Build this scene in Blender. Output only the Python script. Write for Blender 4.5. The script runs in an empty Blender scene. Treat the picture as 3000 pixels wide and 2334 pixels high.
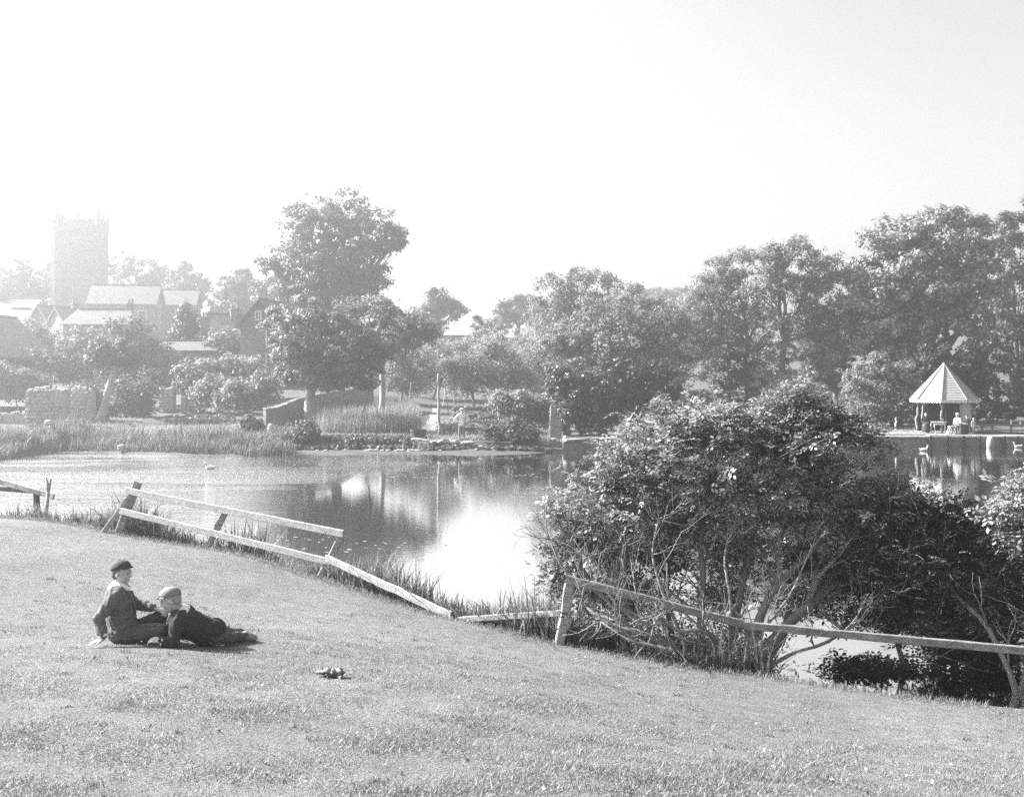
import bpy, bmesh, math, random
import numpy as np
from mathutils import Vector, Matrix

# ------------------------------------------------------------------ camera, sky, sun, exposure
scene = bpy.context.scene
COL = scene.collection
EYE = 4.2            # eye height above the water (z = 0)
FPX, HOR = 3000.0, 1100.0   # focal length and horizon row in photograph pixels
cam_d = bpy.data.cameras.new("camera")
cam_d.sensor_width = 36.0
cam_d.lens = 36.0
cam_d.shift_y = -(1167.0 - HOR) / 3000.0
cam_d.clip_start = 0.1
cam_d.clip_end = 3000.0
cam = bpy.data.objects.new("camera", cam_d)
cam.location = (0, 0, EYE)
cam.rotation_euler = (math.radians(90), 0, 0)
COL.objects.link(cam)
scene.camera = cam

SUN_EL, SUN_AZ = math.radians(35), math.radians(-72)     # azimuth from +Y, negative = left
SUN_DIR = Vector((math.sin(SUN_AZ) * math.cos(SUN_EL), math.cos(SUN_AZ) * math.cos(SUN_EL), math.sin(SUN_EL)))
world = bpy.data.worlds.new("World")
scene.world = world
world.use_nodes = True
wn = world.node_tree
for n in list(wn.nodes): wn.nodes.remove(n)
w_out = wn.nodes.new("ShaderNodeOutputWorld")
w_bg = wn.nodes.new("ShaderNodeBackground")
w_bw = wn.nodes.new("ShaderNodeRGBToBW")
w_sky = wn.nodes.new("ShaderNodeTexSky")
w_sky.sky_type = 'NISHITA'
w_sky.sun_disc = False
w_sky.sun_elevation = SUN_EL
w_sky.sun_rotation = SUN_AZ
w_sky.air_density = 1.0
w_sky.dust_density = 2.5
w_bg.inputs["Strength"].default_value = 0.072
wn.links.new(w_sky.outputs[0], w_bw.inputs[0])
wn.links.new(w_bw.outputs[0], w_bg.inputs[0])
wn.links.new(w_bg.outputs[0], w_out.inputs[0])

sun_d = bpy.data.lights.new("sun", 'SUN')
sun_d.energy = 5.0
sun_d.angle = math.radians(0.55)
sun_d.color = (1, 1, 1)          # a black-and-white plate: no tint
sun = bpy.data.objects.new("sun", sun_d)
sun.rotation_euler = SUN_DIR.to_track_quat('Z', 'Y').to_euler()
sun.location = (-60, 60, 80)
COL.objects.link(sun)

vs = scene.view_settings
vs.view_transform = 'Standard'
vs.look = 'None'
vs.gamma = 1.0
vs.exposure = 2.28
vs.use_curve_mapping = False
scene.render.engine = 'CYCLES'
cy = scene.cycles
cy.max_bounces = 6
cy.diffuse_bounces = 2
cy.glossy_bounces = 3
cy.transmission_bounces = 3
cy.transparent_max_bounces = 6
cy.volume_bounces = 0
cy.use_denoising = False      # the fine grain suits the glass plate
cy.sampling_pattern = 'BLUE_NOISE'
cy.caustics_reflective = False
cy.caustics_refractive = False
cy.sample_clamp_indirect = 1.5

rng = np.random.default_rng(7)
random.seed(7)
R = math.radians
UP = np.array((0, 0, 1.0))

# ------------------------------------------------------------------ helpers
def P(px, py, Y):
    """world point at depth Y that lies at photograph pixel (px, py)"""
    return np.array(((px - 1500.0) / FPX * Y, Y, EYE - (py - HOR) / FPX * Y))

def unit(v):
    v = np.asarray(v, float)
    n = np.linalg.norm(v)
    return v / n if n > 1e-9 else v

def make_mesh(name, V, Fs, smooth=False):
    me = bpy.data.meshes.new(name)
    V = np.asarray(V, np.float32).reshape(-1, 3)
    loops, starts, pos = [], [], 0
    for F in Fs:
        F = np.asarray(F, np.int32)
        if F.size == 0: continue
        k = F.shape[1]
        loops.append(F.ravel())
        starts.append(pos + np.arange(F.shape[0], dtype=np.int32) * k)
        pos += F.size
    loops = np.concatenate(loops)
    starts = np.concatenate(starts)
    me.vertices.add(len(V)); me.vertices.foreach_set("co", V.ravel())
    me.loops.add(len(loops)); me.loops.foreach_set("vertex_index", loops)
    me.polygons.add(len(starts)); me.polygons.foreach_set("loop_start", starts)
    me.polygons.foreach_set("use_smooth", np.full(len(starts), bool(smooth)))
    me.update(calc_edges=True)
    return me

class Geo:
    """collects shapes; build() links them as one mesh object"""
    def __init__(self): self.V = []; self.F = {}; self.n = 0
    def add(self, V, F):
        V = np.asarray(V, float).reshape(-1, 3)
        for f in F:
            self.F.setdefault(len(f), []).append([i + self.n for i in f])
        self.V.append(V); self.n += len(V)
    def arr(self, V, F):
        V = np.asarray(V, float).reshape(-1, 3)
        F = np.asarray(F, int)
        self.F.setdefault(F.shape[1], []).extend((F + self.n).tolist())
        self.V.append(V); self.n += len(V)
    def box(self, c, size, rz=0.0, jit=0.0):
        sx, sy, sz = [s / 2 for s in size]
        v = np.array([(x, y, z) for z in (-sz, sz) for y in (-sy, sy) for x in (-sx, sx)])
        if jit: v = v + rng.normal(0, jit, v.shape)
        cr, sr = math.cos(rz), math.sin(rz)
        v = np.stack([v[:, 0] * cr - v[:, 1] * sr, v[:, 0] * sr + v[:, 1] * cr, v[:, 2]], 1) + np.asarray(c)
        self.add(v, [(0, 2, 3, 1), (4, 5, 7, 6), (0, 1, 5, 4), (2, 6, 7, 3), (0, 4, 6, 2), (1, 3, 7, 5)])
    def beam(self, p0, p1, w, h, up=(0, 0, 1), seg=1, jit=0.0, ch=0.15, taper=1.0):
        """chamfered bar of width w (sideways) and height h (along up)"""
        p0, p1 = np.asarray(p0, float), np.asarray(p1, float)
        d = unit(p1 - p0)
        s = unit(np.cross(d, up)); u = unit(np.cross(s, d))
        c = ch * min(w, h)
        prof = [(-w/2 + c, -h/2), (w/2 - c, -h/2), (w/2, -h/2 + c), (w/2, h/2 - c), (w/2 - c, h/2), (-w/2 + c, h/2), (-w/2, h/2 - c), (-w/2, -h/2 + c)]
        V = []
        for i in range(seg + 1):
            t = i / seg
            k = 1 + (taper - 1) * t
            o = p0 + (p1 - p0) * t + (rng.normal(0, jit, 3) if jit else 0)
            for a, b in prof:
                V.append(o + s * a * k + u * b * k + (rng.normal(0, jit * .5, 3) if jit else 0))
        F = []
        for i in range(seg):
            for j in range(8):
                k = (j + 1) % 8
                F.append((i*8 + j, i*8 + k, i*8 + 8 + k, i*8 + 8 + j))
        F.append(tuple(range(7, -1, -1))); F.append(tuple(seg*8 + j for j in range(8)))
        self.add(V, F)
    def tube(self, pts, radii, n=6, cap=True):
        pts = np.asarray(pts, float); m = len(pts)
        if m < 2: return
        tang = np.gradient(pts, axis=0)
        tang /= np.maximum(np.linalg.norm(tang, axis=1, keepdims=True), 1e-9)
        a = np.array((0, 0, 1.0)) if abs(tang[0][2]) < .9 else np.array((1.0, 0, 0))
        s = unit(np.cross(tang[0], a))
        V = np.empty((m, n, 3)); ang = np.arange(n) * 2 * math.pi / n
        ca, sa = np.cos(ang)[:, None], np.sin(ang)[:, None]
        for i in range(m):
            s = unit(s - tang[i] * np.dot(s, tang[i])); b = np.cross(tang[i], s)
            V[i] = pts[i] + radii[i] * (ca * s + sa * b)
        idx = np.arange(m * n).reshape(m, n)
        q = np.stack([idx[:-1], np.roll(idx[:-1], -1, 1), np.roll(idx[1:], -1, 1), idx[1:]], -1).reshape(-1, 4)
        base = self.n
        self.arr(V.reshape(-1, 3), q)
        if cap:
            self.F.setdefault(n, []).append([base + i for i in range(n - 1, -1, -1)])
            self.F.setdefault(n, []).append([base + (m - 1) * n + i for i in range(n)])
    def capsule(self, p0, r0, p1, r1, n=12):
        p0, p1 = np.asarray(p0, float), np.asarray(p1, float)
        d = unit(p1 - p0)
        if np.linalg.norm(d) < .5: d = UP
        pts, rad = [], []
        for a in (-88, -65, -42, -20): pts.append(p0 + d * r0 * math.sin(R(a))); rad.append(r0 * math.cos(R(a)))
        pts.append(p0); rad.append(r0); pts.append((p0 + p1) / 2); rad.append((r0 + r1) / 2); pts.append(p1); rad.append(r1)
        for a in (20, 42, 65, 88): pts.append(p1 + d * r1 * math.sin(R(a))); rad.append(r1 * math.cos(R(a)))
        self.tube(pts, rad, n)
    def ell(self, c, ax, n=14, m=9):
        """ellipsoid; ax = three axis vectors (scaled)"""
        c = np.asarray(c, float); ax = np.asarray(ax, float)
        V = [c - ax[2]]
        for i in range(1, m):
            a = math.pi * i / m
            for j in range(n):
                b = 2 * math.pi * j / n
                V.append(c + ax[0] * math.sin(a) * math.cos(b) + ax[1] * math.sin(a) * math.sin(b) - ax[2] * math.cos(a))
        V.append(c + ax[2])
        F = []
        for j in range(n):
            F.append((0, 1 + (j + 1) % n, 1 + j))
            for i in range(m - 2):
                F.append((1 + i*n + j, 1 + i*n + (j+1) % n, 1 + (i+1)*n + (j+1) % n, 1 + (i+1)*n + j))
            F.append((1 + (m-2)*n + j, 1 + (m-2)*n + (j+1) % n, 1 + (m-1)*n))
        self.add(V, F)
    def sphere(self, c, rx, ry=None, rz=None, n=14, m=9):
        ry = rx if ry is None else ry; rz = rx if rz is None else rz
        self.ell(c, ((rx, 0, 0), (0, ry, 0), (0, 0, rz)), n, m)
    def lathe(self, prof, c, n=24):
        """prof: (radius, z) list"""
        V, F = [], []
        for r, z in prof:
            for j in range(n):
                a = 2 * math.pi * j / n
                V.append((c[0] + r * math.cos(a), c[1] + r * math.sin(a), c[2] + z))
        m = len(prof)
        for i in range(m - 1):
            for j in range(n):
                k = (j + 1) % n
                F.append((i*n + j, i*n + k, i*n + n + k, i*n + n + j))
        F.append(tuple(range(n - 1, -1, -1))); F.append(tuple((m-1)*n + j for j in range(n)))
        self.add(V, F)
    def mesh(self, name, smooth=False):
        return make_mesh(name, np.concatenate(self.V), [self.F[k] for k in self.F], smooth)
    def build(self, name, mat, parent=None, smooth=False):
        return link(name, self.mesh(name, smooth), mat, parent)

def link(name, me, mat, parent=None):
    o = bpy.data.objects.new(name, me)
    if mat is not None and len(me.materials) == 0: me.materials.append(mat)
    COL.objects.link(o)
    if parent is not None:
        o.parent = parent
        o.matrix_parent_inverse = Matrix.Translation(-Vector(parent.location)) if parent.rotation_euler.z == 0 else parent_matrix(parent).inverted()
    return o

def parent_matrix(p):
    return Matrix.Translation(p.location) @ p.rotation_euler.to_matrix().to_4x4()

def tag(o, label, cat, group=None):
    o["label"] = label; o["category"] = cat
    if group: o["group"] = group
    return o

def thing(name, label, cat, loc=(0, 0, 0), group=None):
    o = bpy.data.objects.new(name, None)
    o.empty_display_size = 0.1
    o.location = tuple(float(x) for x in loc)
    COL.objects.link(o)
    return tag(o, label, cat, group)

def structure(o):
    o["kind"] = "structure"; return o

def stuff(o, label, cat=None):
    o["kind"] = "stuff"; o["label"] = label
    if cat: o["category"] = cat
    return o

# ------------------------------------------------------------------ materials (greys only: the plate is black and white)
def nodes_of(name):
    m = bpy.data.materials.new(name); m.use_nodes = True
    nt = m.node_tree
    for n in list(nt.nodes): nt.nodes.remove(n)
    out = nt.nodes.new("ShaderNodeOutputMaterial")
    return m, nt, out

def ramp(nt, lo, hi, src, a=0.3, b=0.7):
    r = nt.nodes.new("ShaderNodeMapRange")
    r.inputs["From Min"].default_value = a; r.inputs["From Max"].default_value = b
    r.inputs["To Min"].default_value = lo; r.inputs["To Max"].default_value = hi
    nt.links.new(src, r.inputs["Value"])
    return r.outputs[0]

def noise(nt, scale, detail=4, vec=None, rough=.6):
    n = nt.nodes.new("ShaderNodeTexNoise")
    n.inputs["Scale"].default_value = scale; n.inputs["Detail"].default_value = detail
    n.inputs["Roughness"].default_value = rough
    if vec is not None: nt.links.new(vec, n.inputs["Vector"])
    return n.outputs[0]

def coords(nt, scale=(1, 1, 1), kind="Object"):
    t = nt.nodes.new("ShaderNodeTexCoord"); m = nt.nodes.new("ShaderNodeMapping")
    m.inputs["Scale"].default_value = scale
    nt.links.new(t.outputs[kind], m.inputs["Vector"])
    return m.outputs[0]

def gray(name, v, var=.25, scale=6.0, rough=.8, bump=0.0, bscale=None, stretch=(1, 1, 1), spec=.3, island=0.0):
    m, nt, out = nodes_of(name)
    b = nt.nodes.new("ShaderNodeBsdfPrincipled")
    b.inputs["Roughness"].default_value = rough
    b.inputs["Specular IOR Level"].default_value = spec
    c = coords(nt, stretch)
    n1 = noise(nt, scale, 5, c)
    n2 = noise(nt, scale * 5.3, 3, c)
    mx = nt.nodes.new("ShaderNodeMath"); mx.operation = 'MULTIPLY_ADD'
    nt.links.new(n1, mx.inputs[0]); mx.inputs[1].default_value = .65
    m2 = nt.nodes.new("ShaderNodeMath"); m2.operation = 'MULTIPLY'; m2.inputs[1].default_value = .35
    nt.links.new(n2, m2.inputs[0]); nt.links.new(m2.outputs[0], mx.inputs[2])
    col = ramp(nt, v * (1 - var), v * (1 + var), mx.outputs[0])
    if island:
        g = nt.nodes.new("ShaderNodeNewGeometry")
        mm = nt.nodes.new("ShaderNodeMath"); mm.operation = 'MULTIPLY'
        nt.links.new(col, mm.inputs[0])
        nt.links.new(ramp(nt, 1 - island, 1 + island, g.outputs["Random Per Island"], 0, 1), mm.inputs[1])
        col = mm.outputs[0]
    nt.links.new(col, b.inputs["Base Color"])
    if bump:
        bp = nt.nodes.new("ShaderNodeBump"); bp.inputs["Strength"].default_value = bump
        bp.inputs["Distance"].default_value = .02
        nt.links.new(noise(nt, bscale or scale * 3, 5, c), bp.inputs["Height"])
        nt.links.new(bp.outputs[0], b.inputs["Normal"])
    nt.links.new(b.outputs[0], out.inputs[0])
    return m

def leafmat(name, v, trans=.3, var=.35, scale=.8, gloss=.25, rough=.5, rng_=(.8, 1.2)):
    m, nt, out = nodes_of(name)
    b = nt.nodes.new("ShaderNodeBsdfPrincipled")
    b.inputs["Roughness"].default_value = rough
    b.inputs["Specular IOR Level"].default_value = gloss
    t = nt.nodes.new("ShaderNodeBsdfTranslucent")
    mix = nt.nodes.new("ShaderNodeMixShader"); mix.inputs[0].default_value = trans
    g = nt.nodes.new("ShaderNodeNewGeometry")
    isl = ramp(nt, 1 - var, 1 + var, g.outputs["Random Per Island"], 0, 1)
    base = ramp(nt, v * rng_[0], v * rng_[1], noise(nt, scale, 5, coords(nt), .7))
    mm = nt.nodes.new("ShaderNodeMath"); mm.operation = 'MULTIPLY'
    nt.links.new(isl, mm.inputs[0]); nt.links.new(base, mm.inputs[1])
    nt.links.new(mm.outputs[0], b.inputs["Base Color"]); nt.links.new(mm.outputs[0], t.inputs["Color"])
    nt.links.new(b.outputs[0], mix.inputs[1]); nt.links.new(t.outputs[0], mix.inputs[2])
    nt.links.new(mix.outputs[0], out.inputs[0])
    return m

M = dict(
    soil=gray("soil", .10, .35, 2.5, .95, .5, 14),
    mud=gray("mud", .065, .35, 1.4, .75, .5, 9),
    field=gray("field", .085, .35, .35, .95, .6, 5),
    path=gray("path", .24, .2, 1.5, .95, .2, 12),
    bark=gray("bark", .14, .4, 5, .9, .8, 18, (1, 1, .3)),
    bark_pale=gray("bark_pale", .30, .35, 4, .9, .6, 16, (1, 1, .35)),
    twig=gray("twig", .17, .35, 8, .85, .4, 30, (1, 1, .4)),
    wood_pale=gray("weathered_pale_wood", .31, .42, 5, .9, .7, 30, (.35, 3.5, 3.5), .2),
    wood_rail=gray("lichened_rail_wood", .20, .6, 7, .9, .7, 30, (.6, 2.2, 2.2)),
    wood_mid=gray("weathered_wood", .22, .3, 4, .9, .4, 25),
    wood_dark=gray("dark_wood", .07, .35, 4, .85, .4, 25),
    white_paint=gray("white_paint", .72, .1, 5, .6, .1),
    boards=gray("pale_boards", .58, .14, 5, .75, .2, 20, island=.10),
    shingle=gray("pale_roof_boards", .30, .16, 4, .8, .25, 14, island=.14),
    stone=gray("rubble_stone", .36, .3, 4, .9, .7, 14, island=.25),
    stone_dark=gray("grey_stone", .24, .35, 3, .9, .7, 10),
    stone_white=gray("limewashed_stone", .55, .15, 3, .85, .3, 10),
    brick=gray("old_brick", .28, .3, 9, .9, .5, 30, island=.3),
    mortar=gray("mortar", .34, .2, 9, .95, .3),
    church=gray("church_stone", .16, .2, .5, .95, .4, 3),
    wall=gray("cottage_wall", .17, .22, .8, .95, .3, 4),
    wall_pale=gray("rendered_wall", .24, .18, .8, .95, .2, 4),
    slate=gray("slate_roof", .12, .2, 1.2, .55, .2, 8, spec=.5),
    slate_sunlit=gray("sunlit_slate_roof", .17, .15, 1.2, .5, .2, 8, spec=.5),  # lighter copy of the slate, brightness of lit roofs put into the colour
    glass=gray("window_glass", .05, .2, 3, .15, 0, spec=.6),
    skin=gray("skin", .42, .08, 14, .55, .08, 60),
    hair=gray("hair", .13, .35, 30, .6, .5, 80, (1, 1, .3)),
    hair_fair=gray("fair_hair", .30, .3, 30, .6, .5, 80, (1, 1, .3)),
    tweed=gray("tweed_cloth", .115, .3, 40, .95, .35, 22),
    tweed_dark=gray("dark_wool_cloth", .032, .35, 40, .95, .35, 22),
    trouser=gray("trouser_cloth", .08, .3, 40, .95, .35, 18),
    linen=gray("white_linen", .8, .05, 20, .8, .15, 30),
    cap_dark=gray("dark_cap_cloth", .06, .25, 50, .9, .2),
    cap_light=gray("grey_cap_cloth", .19, .25, 50, .9, .2),
    leather=gray("worn_leather", .26, .35, 20, .5, .3),
    eye=gray("eye_dark", .02, .1, 5, .3),
    feather=gray("white_feathers", .8, .06, 14, .7),
    rag=gray("dead_leaf_bundle", .17, .6, 22, .9, .6, 45),
    rope=gray("rope", .4, .1, 20, .9),
    water_leaf=gray("floating_leaves", .2, .3, 2, .5, island=.4),
    L_big=leafmat("leaves_lime", .13, .4),
    L_lime=leafmat("leaves_near_lime", .18, .4),
    L_pale=leafmat("leaves_pale", .21, .35),
    L_orch=leafmat("leaves_orchard", .24, .45),
    L_ash=leafmat("leaves_ash", .22, .45),
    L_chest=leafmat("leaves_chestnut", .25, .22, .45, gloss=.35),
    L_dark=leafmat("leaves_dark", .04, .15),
    L_ivy=leafmat("leaves_ivy", .05, .12, .5, gloss=.5, rough=.35),
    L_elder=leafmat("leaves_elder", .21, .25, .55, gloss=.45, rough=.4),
    L_elder_shade=leafmat("leaves_elder_shaded", .06, .2, .6, gloss=.35, rough=.45),  # darker copy of the elder leaf, with the bush's shade put into the colour
    flower=leafmat("elder_flowers", .62, .3, .2),
    L_hedge=leafmat("leaves_hedge", .10, .25),
    L_reed=leafmat("reed_blades", .16, .35, .5, gloss=.3),
    L_tall=leafmat("tall_grass_blades", .28, .35, .4),
    L_veg=leafmat("garden_leaves", .17, .3, .4),
)
# ------------------------------------------------------------------ water and ground
def tps(ctrl):
    c = np.asarray(ctrl, float); n = len(c)
    def U(r2): return np.where(r2 > 1e-12, r2 * np.log(np.maximum(r2, 1e-12)), 0) * .5
    d2 = ((c[:, None, :2] - c[None, :, :2]) ** 2).sum(-1)
    A = np.zeros((n + 3, n + 3)); A[:n, :n] = U(d2) + np.eye(n) * 1e-3
    A[:n, n] = 1; A[:n, n+1:] = c[:, :2]; A[n, :n] = 1; A[n+1:, :n] = c[:, :2].T
    w = np.linalg.solve(A, np.concatenate([c[:, 2], np.zeros(3)]))
    def f(X, Y):
        X, Y = np.asarray(X, float), np.asarray(Y, float)
        s = w[n] + w[n+1] * X + w[n+2] * Y
        for i in range(n): s = s + w[i] * U((X - c[i, 0]) ** 2 + (Y - c[i, 1]) ** 2)
        return s
    return f

# edge (crest) of the near grass bank, seen in the photograph, with its depth
EDGE_PX = [(0, 1515, 22), (150, 1525, 21.2), (300, 1552, 20.2), (420, 1577, 19.6), (600, 1604, 18.9), (750, 1630, 18.3), (900, 1680, 17.6),
           (1000, 1716, 17.0), (1150, 1762, 16.3), (1300, 1806, 15.6), (1450, 1840, 15.05), (1600, 1880, 14.55), (1750, 1908, 14.2),
           (1900, 1936, 13.8), (2100, 1966, 13.4), (2260, 1985, 13.1), (2450, 2012, 12.8), (2700, 2048, 12.4), (3000, 2078, 12.0)]
EDGE = np.array([P(*e) for e in EDGE_PX])
ctrl = [tuple(e) for e in EDGE]
for q in [(60, 1880, 10.2), (450, 1888, 9.8), (1000, 1950, 9.0), (1500, 2000, 9.3), (2000, 2110, 9.3), (2600, 2200, 8.7), (0, 2334, 5.1), (1500, 2334, 5.0), (3000, 2334, 6.2)]:
    ctrl.append(tuple(P(*q)))
ctrl += [(0, 0, 2.65), (-7, 0, 2.75), (7, 0, 2.05), (0, -8, 2.9), (-16, 8, 2.2), (-24, 22, 1.5), (14, 8, .5), (-14, -8, 3.0), (14, -8, 1.8), (-20, 25, 1.25), (18, 8.5, .25)]
lawn_z = tps(ctrl)

# closed crest line incl. the parts outside the frame
crest = np.vstack([[(-60, 34), (-40, 30), (-26, 26.5), (-17, 24)], EDGE[:, :2], [(8.5, 11.2), (13, 9.8), (24, 7), (45, 2)]])
def resample(pl, n):
    d = np.concatenate([[0], np.cumsum(np.linalg.norm(np.diff(pl, axis=0), axis=1))])
    t = np.linspace(0, d[-1], n)
    return np.stack([np.interp(t, d, pl[:, k]) for k in range(pl.shape[1])], 1)
CR = resample(crest, 420)
k_ = np.ones(9) / 9
for k in range(2): CR[4:-4, k] = np.convolve(CR[:, k], k_, 'valid')
CRN = np.gradient(CR, axis=0); CRN = np.stack([-CRN[:, 1], CRN[:, 0]], 1); CRN /= np.linalg.norm(CRN, axis=1, keepdims=True)
CRZ = np.clip(lawn_z(CR[:, 0], CR[:, 1]), .22, 2.2)
NB = 74
bs = np.concatenate([np.linspace(0, 1, NB) ** .8])
back = np.stack([np.linspace(-60, 45, len(CR)), np.full(len(CR), -14.0)], 1)
G_ = back[:, None] * (1 - bs)[None, :, None] + CR[:, None] * bs[None, :, None]
Z_ = lawn_z(G_[..., 0], G_[..., 1])
far_w = np.clip((np.abs(G_[..., 0]) - 14) / 12, 0, 1)
Z_ = Z_ * (1 - far_w) + far_w * np.clip(Z_, .25, 3.0)
Z_[:, -1] = CRZ
# gentle lumps
def lump(X, Y): return .02 * np.sin(X * 1.7 + 2 * np.sin(Y * .6)) * np.sin(Y * 1.3 + X * .4) + .012 * np.sin(X * 4.1 + Y * 2.2) * np.sin(Y * 3.7 - X)
wl = np.clip((1 - bs) * 8, 0, 1)[None]
Z_ = Z_ + lump(G_[..., 0], G_[..., 1]) * wl
lawn_V = np.concatenate([G_, Z_[..., None]], -1)
offs = [(.12, -.03), (.3, -.14), (.55, -.38), (.9, -.75), (1.3, -1.1), (1.9, -1.5), (3.0, -2.0)]
bank = np.stack([np.concatenate([CR + CRN * o, np.maximum(CRZ[:, None] + z, -.75)], 1) for o, z in offs], 1)
allV = np.concatenate([lawn_V, bank], 1)
na, nb = allV.shape[:2]
idx = np.arange(na * nb).reshape(na, nb)
quads = np.stack([idx[:-1, :-1], idx[1:, :-1], idx[1:, 1:], idx[:-1, 1:]], -1).reshape(-1, 4)

def lawn_material():
    m, nt, out = nodes_of("mown_turf")
    b = nt.nodes.new("ShaderNodeBsdfPrincipled"); b.inputs["Roughness"].default_value = .95; b.inputs["Specular IOR Level"].default_value = .15
    c = coords(nt)
    big = ramp(nt, .8, 1.12, noise(nt, .5, 4, c)); mid = ramp(nt, .72, 1.2, noise(nt, 5, 6, c, .7)); fine = ramp(nt, .5, 1.45, noise(nt, 55, 4, c, .7), .32, .68)
    v = None
    for s in (big, mid, fine):
        if v is None: v = s; continue
        k = nt.nodes.new("ShaderNodeMath"); k.operation = 'MULTIPLY'; nt.links.new(v, k.inputs[0]); nt.links.new(s, k.inputs[1]); v = k.outputs[0]
    # worn earthy spots
    spot = ramp(nt, 1, .45, noise(nt, 3.2, 7, c, .75), .62, .72)
    k = nt.nodes.new("ShaderNodeMath"); k.operation = 'MULTIPLY'; nt.links.new(v, k.inputs[0]); nt.links.new(spot, k.inputs[1])
    k2 = nt.nodes.new("ShaderNodeMath"); k2.operation = 'MULTIPLY'; nt.links.new(k.outputs[0], k2.inputs[0]); k2.inputs[1].default_value = .145
    nt.links.new(k2.outputs[0], b.inputs["Base Color"])
    bp = nt.nodes.new("ShaderNodeBump"); bp.inputs["Strength"].default_value = .8; bp.inputs["Distance"].default_value = .03
    nt.links.new(noise(nt, 40, 5, c, .7), bp.inputs["Height"]); nt.links.new(bp.outputs[0], b.inputs["Normal"])
    nt.links.new(b.outputs[0], out.inputs[0])
    return m
M["turf"] = lawn_material()
near_bank = structure(link("grass_bank", make_mesh("grass_bank", allV.reshape(-1, 3), [quads], True), M["turf"]))
near_bank["label"] = "sloping mown grass bank in the foreground"

def crest_at(px):
    """XY and Z of the crest of the near bank in photograph column px, with outward normal"""
    u = (px - 1500) / FPX
    i = int(np.argmin(np.abs(CR[:, 0] / np.maximum(CR[:, 1], .1) - u) + (CR[:, 1] < 3) * 9))
    return np.array((CR[i, 0], CR[i, 1], CRZ[i])), np.array((CRN[i, 0], CRN[i, 1], 0)), i

# far shore: waterline column -> row in the photograph
SH_PX = [(-2500, 1352), (-600, 1352), (0, 1350), (110, 1330), (150, 1320), (300, 1322), (500, 1332), (700, 1336), (860, 1330), (1000, 1334), (1200, 1330), (1400, 1336), (1550, 1330), (1640, 1322),
         (1720, 1316), (1900, 1312), (2300, 1309), (2540, 1309), (3000, 1309), (4200, 1309)]
SHX = []; SHY = []
for a, b in SH_PX:
    Yd = EYE * FPX / (b - HOR); SHX.append((a - 1500) / FPX * Yd); SHY.append(Yd)
SHX = np.array(SHX); SHY = np.array(SHY)
def sstep(t): t = np.clip(t, 0, 1); return t * t * (3 - 2 * t)
def shoreY(X): return np.interp(X, SHX, SHY)
def far_z(X, Y):
    X, Y = np.asarray(X, float), np.asarray(Y, float)
    d = Y - shoreY(X)
    wl = 1 - sstep((X + 14) / 3)           # left reedy shore
    wr = sstep((X - 3.2) / 1.0)            # right walled shore
    wc = np.clip(1 - wl - wr, 0, 1)
    zl = np.interp(d, [-4, -1, 0, 1.2, 5], [-.9, -.4, .02, .18, .62])
    zc = np.interp(d, [-4, -1, 0, 2.6, 2.95, 3.7], [-.9, -.35, 0, .12, .52, .60])
    zr = np.interp(d, [-2, -.1, .25, .6], [-.9, -.8, .5, .62])
    z = wl * zl + wc * zc + wr * zr
    up = np.clip(d - 3, 0, 60)
    slope = .026 * (1 - sstep((X + 14) / 8)) + .010 * sstep((X + 14) / 8) * (1 - sstep((X - 4) / 10)) + .004 * sstep((X - 4) / 10)
    z = z + up * slope
    z = z + 5.5 * sstep((Y - 88) / 75) * (1 - sstep((X + 8) / 40))
    z = z + 2.0 * sstep((Y - 110) / 120)
    return z
def axis(parts):
    return np.unique(np.concatenate([np.arange(a, b, s) for a, b, s in parts]))
gx = axis([(-300, -60, 20), (-60, -32, 2), (-32, 36, .5), (36, 70, 2), (70, 301, 20)])
gy = axis([(-300, 0, 30), (0, 48, 6), (48, 66, .33), (66, 110, 1.5), (110, 200, 6), (200, 601, 25)])
GX, GY = np.meshgrid(gx, gy, indexing='ij')
GZ = far_z(GX, GY)
GZ = np.where(GY < 46, -1.3, GZ)
nz = .03 * np.sin(GX * 2.3 + np.sin(GY * 1.1) * 2) * np.sin(GY * 2.9)
GZ = GZ + np.where(GZ > .05, nz, 0)
idx = np.arange(GX.size).reshape(GX.shape)
quads = np.stack([idx[:-1, :-1], idx[1:, :-1], idx[1:, 1:], idx[:-1, 1:]], -1).reshape(-1, 4)
ground = structure(link("ground", make_mesh("ground", np.stack([GX, GY, GZ], -1).reshape(-1, 3), [quads], True), M["field"]))
ground["label"] = "grassy ground of the far bank and village"

def far_pt(px, Y, dz=0.0):
    X = (px - 1500) / FPX * Y
    return np.array((X, Y, float(far_z(X, Y)) + dz))

# pale mud beach along the waterline
def strip(name, mat, d0, d1, x0, x1, n=160, lift=.012, rows=7, wob=.25):
    V = []
    for i in range(n):
        X = x0 + (x1 - x0) * i / (n - 1)
        for j in range(rows):
            d = d0 + (d1 + wob * math.sin(X * 1.9) + wob * .6 * math.sin(X * 4.3) - d0) * j / (rows - 1)
            Y = float(shoreY(X)) + d
            V.append((X, Y, float(far_z(X, Y)) + lift))
    idx = np.arange(n * rows).reshape(n, rows)
    q = np.stack([idx[:-1, :-1], idx[1:, :-1], idx[1:, 1:], idx[:-1, 1:]], -1).reshape(-1, 4)
    return link(name, make_mesh(name, V, [q], True), mat)
structure(strip("mud_shore", M["mud"], -.5, 2.3, -13, 3.6))["label"] = "pale muddy shore below the far bank"

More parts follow.
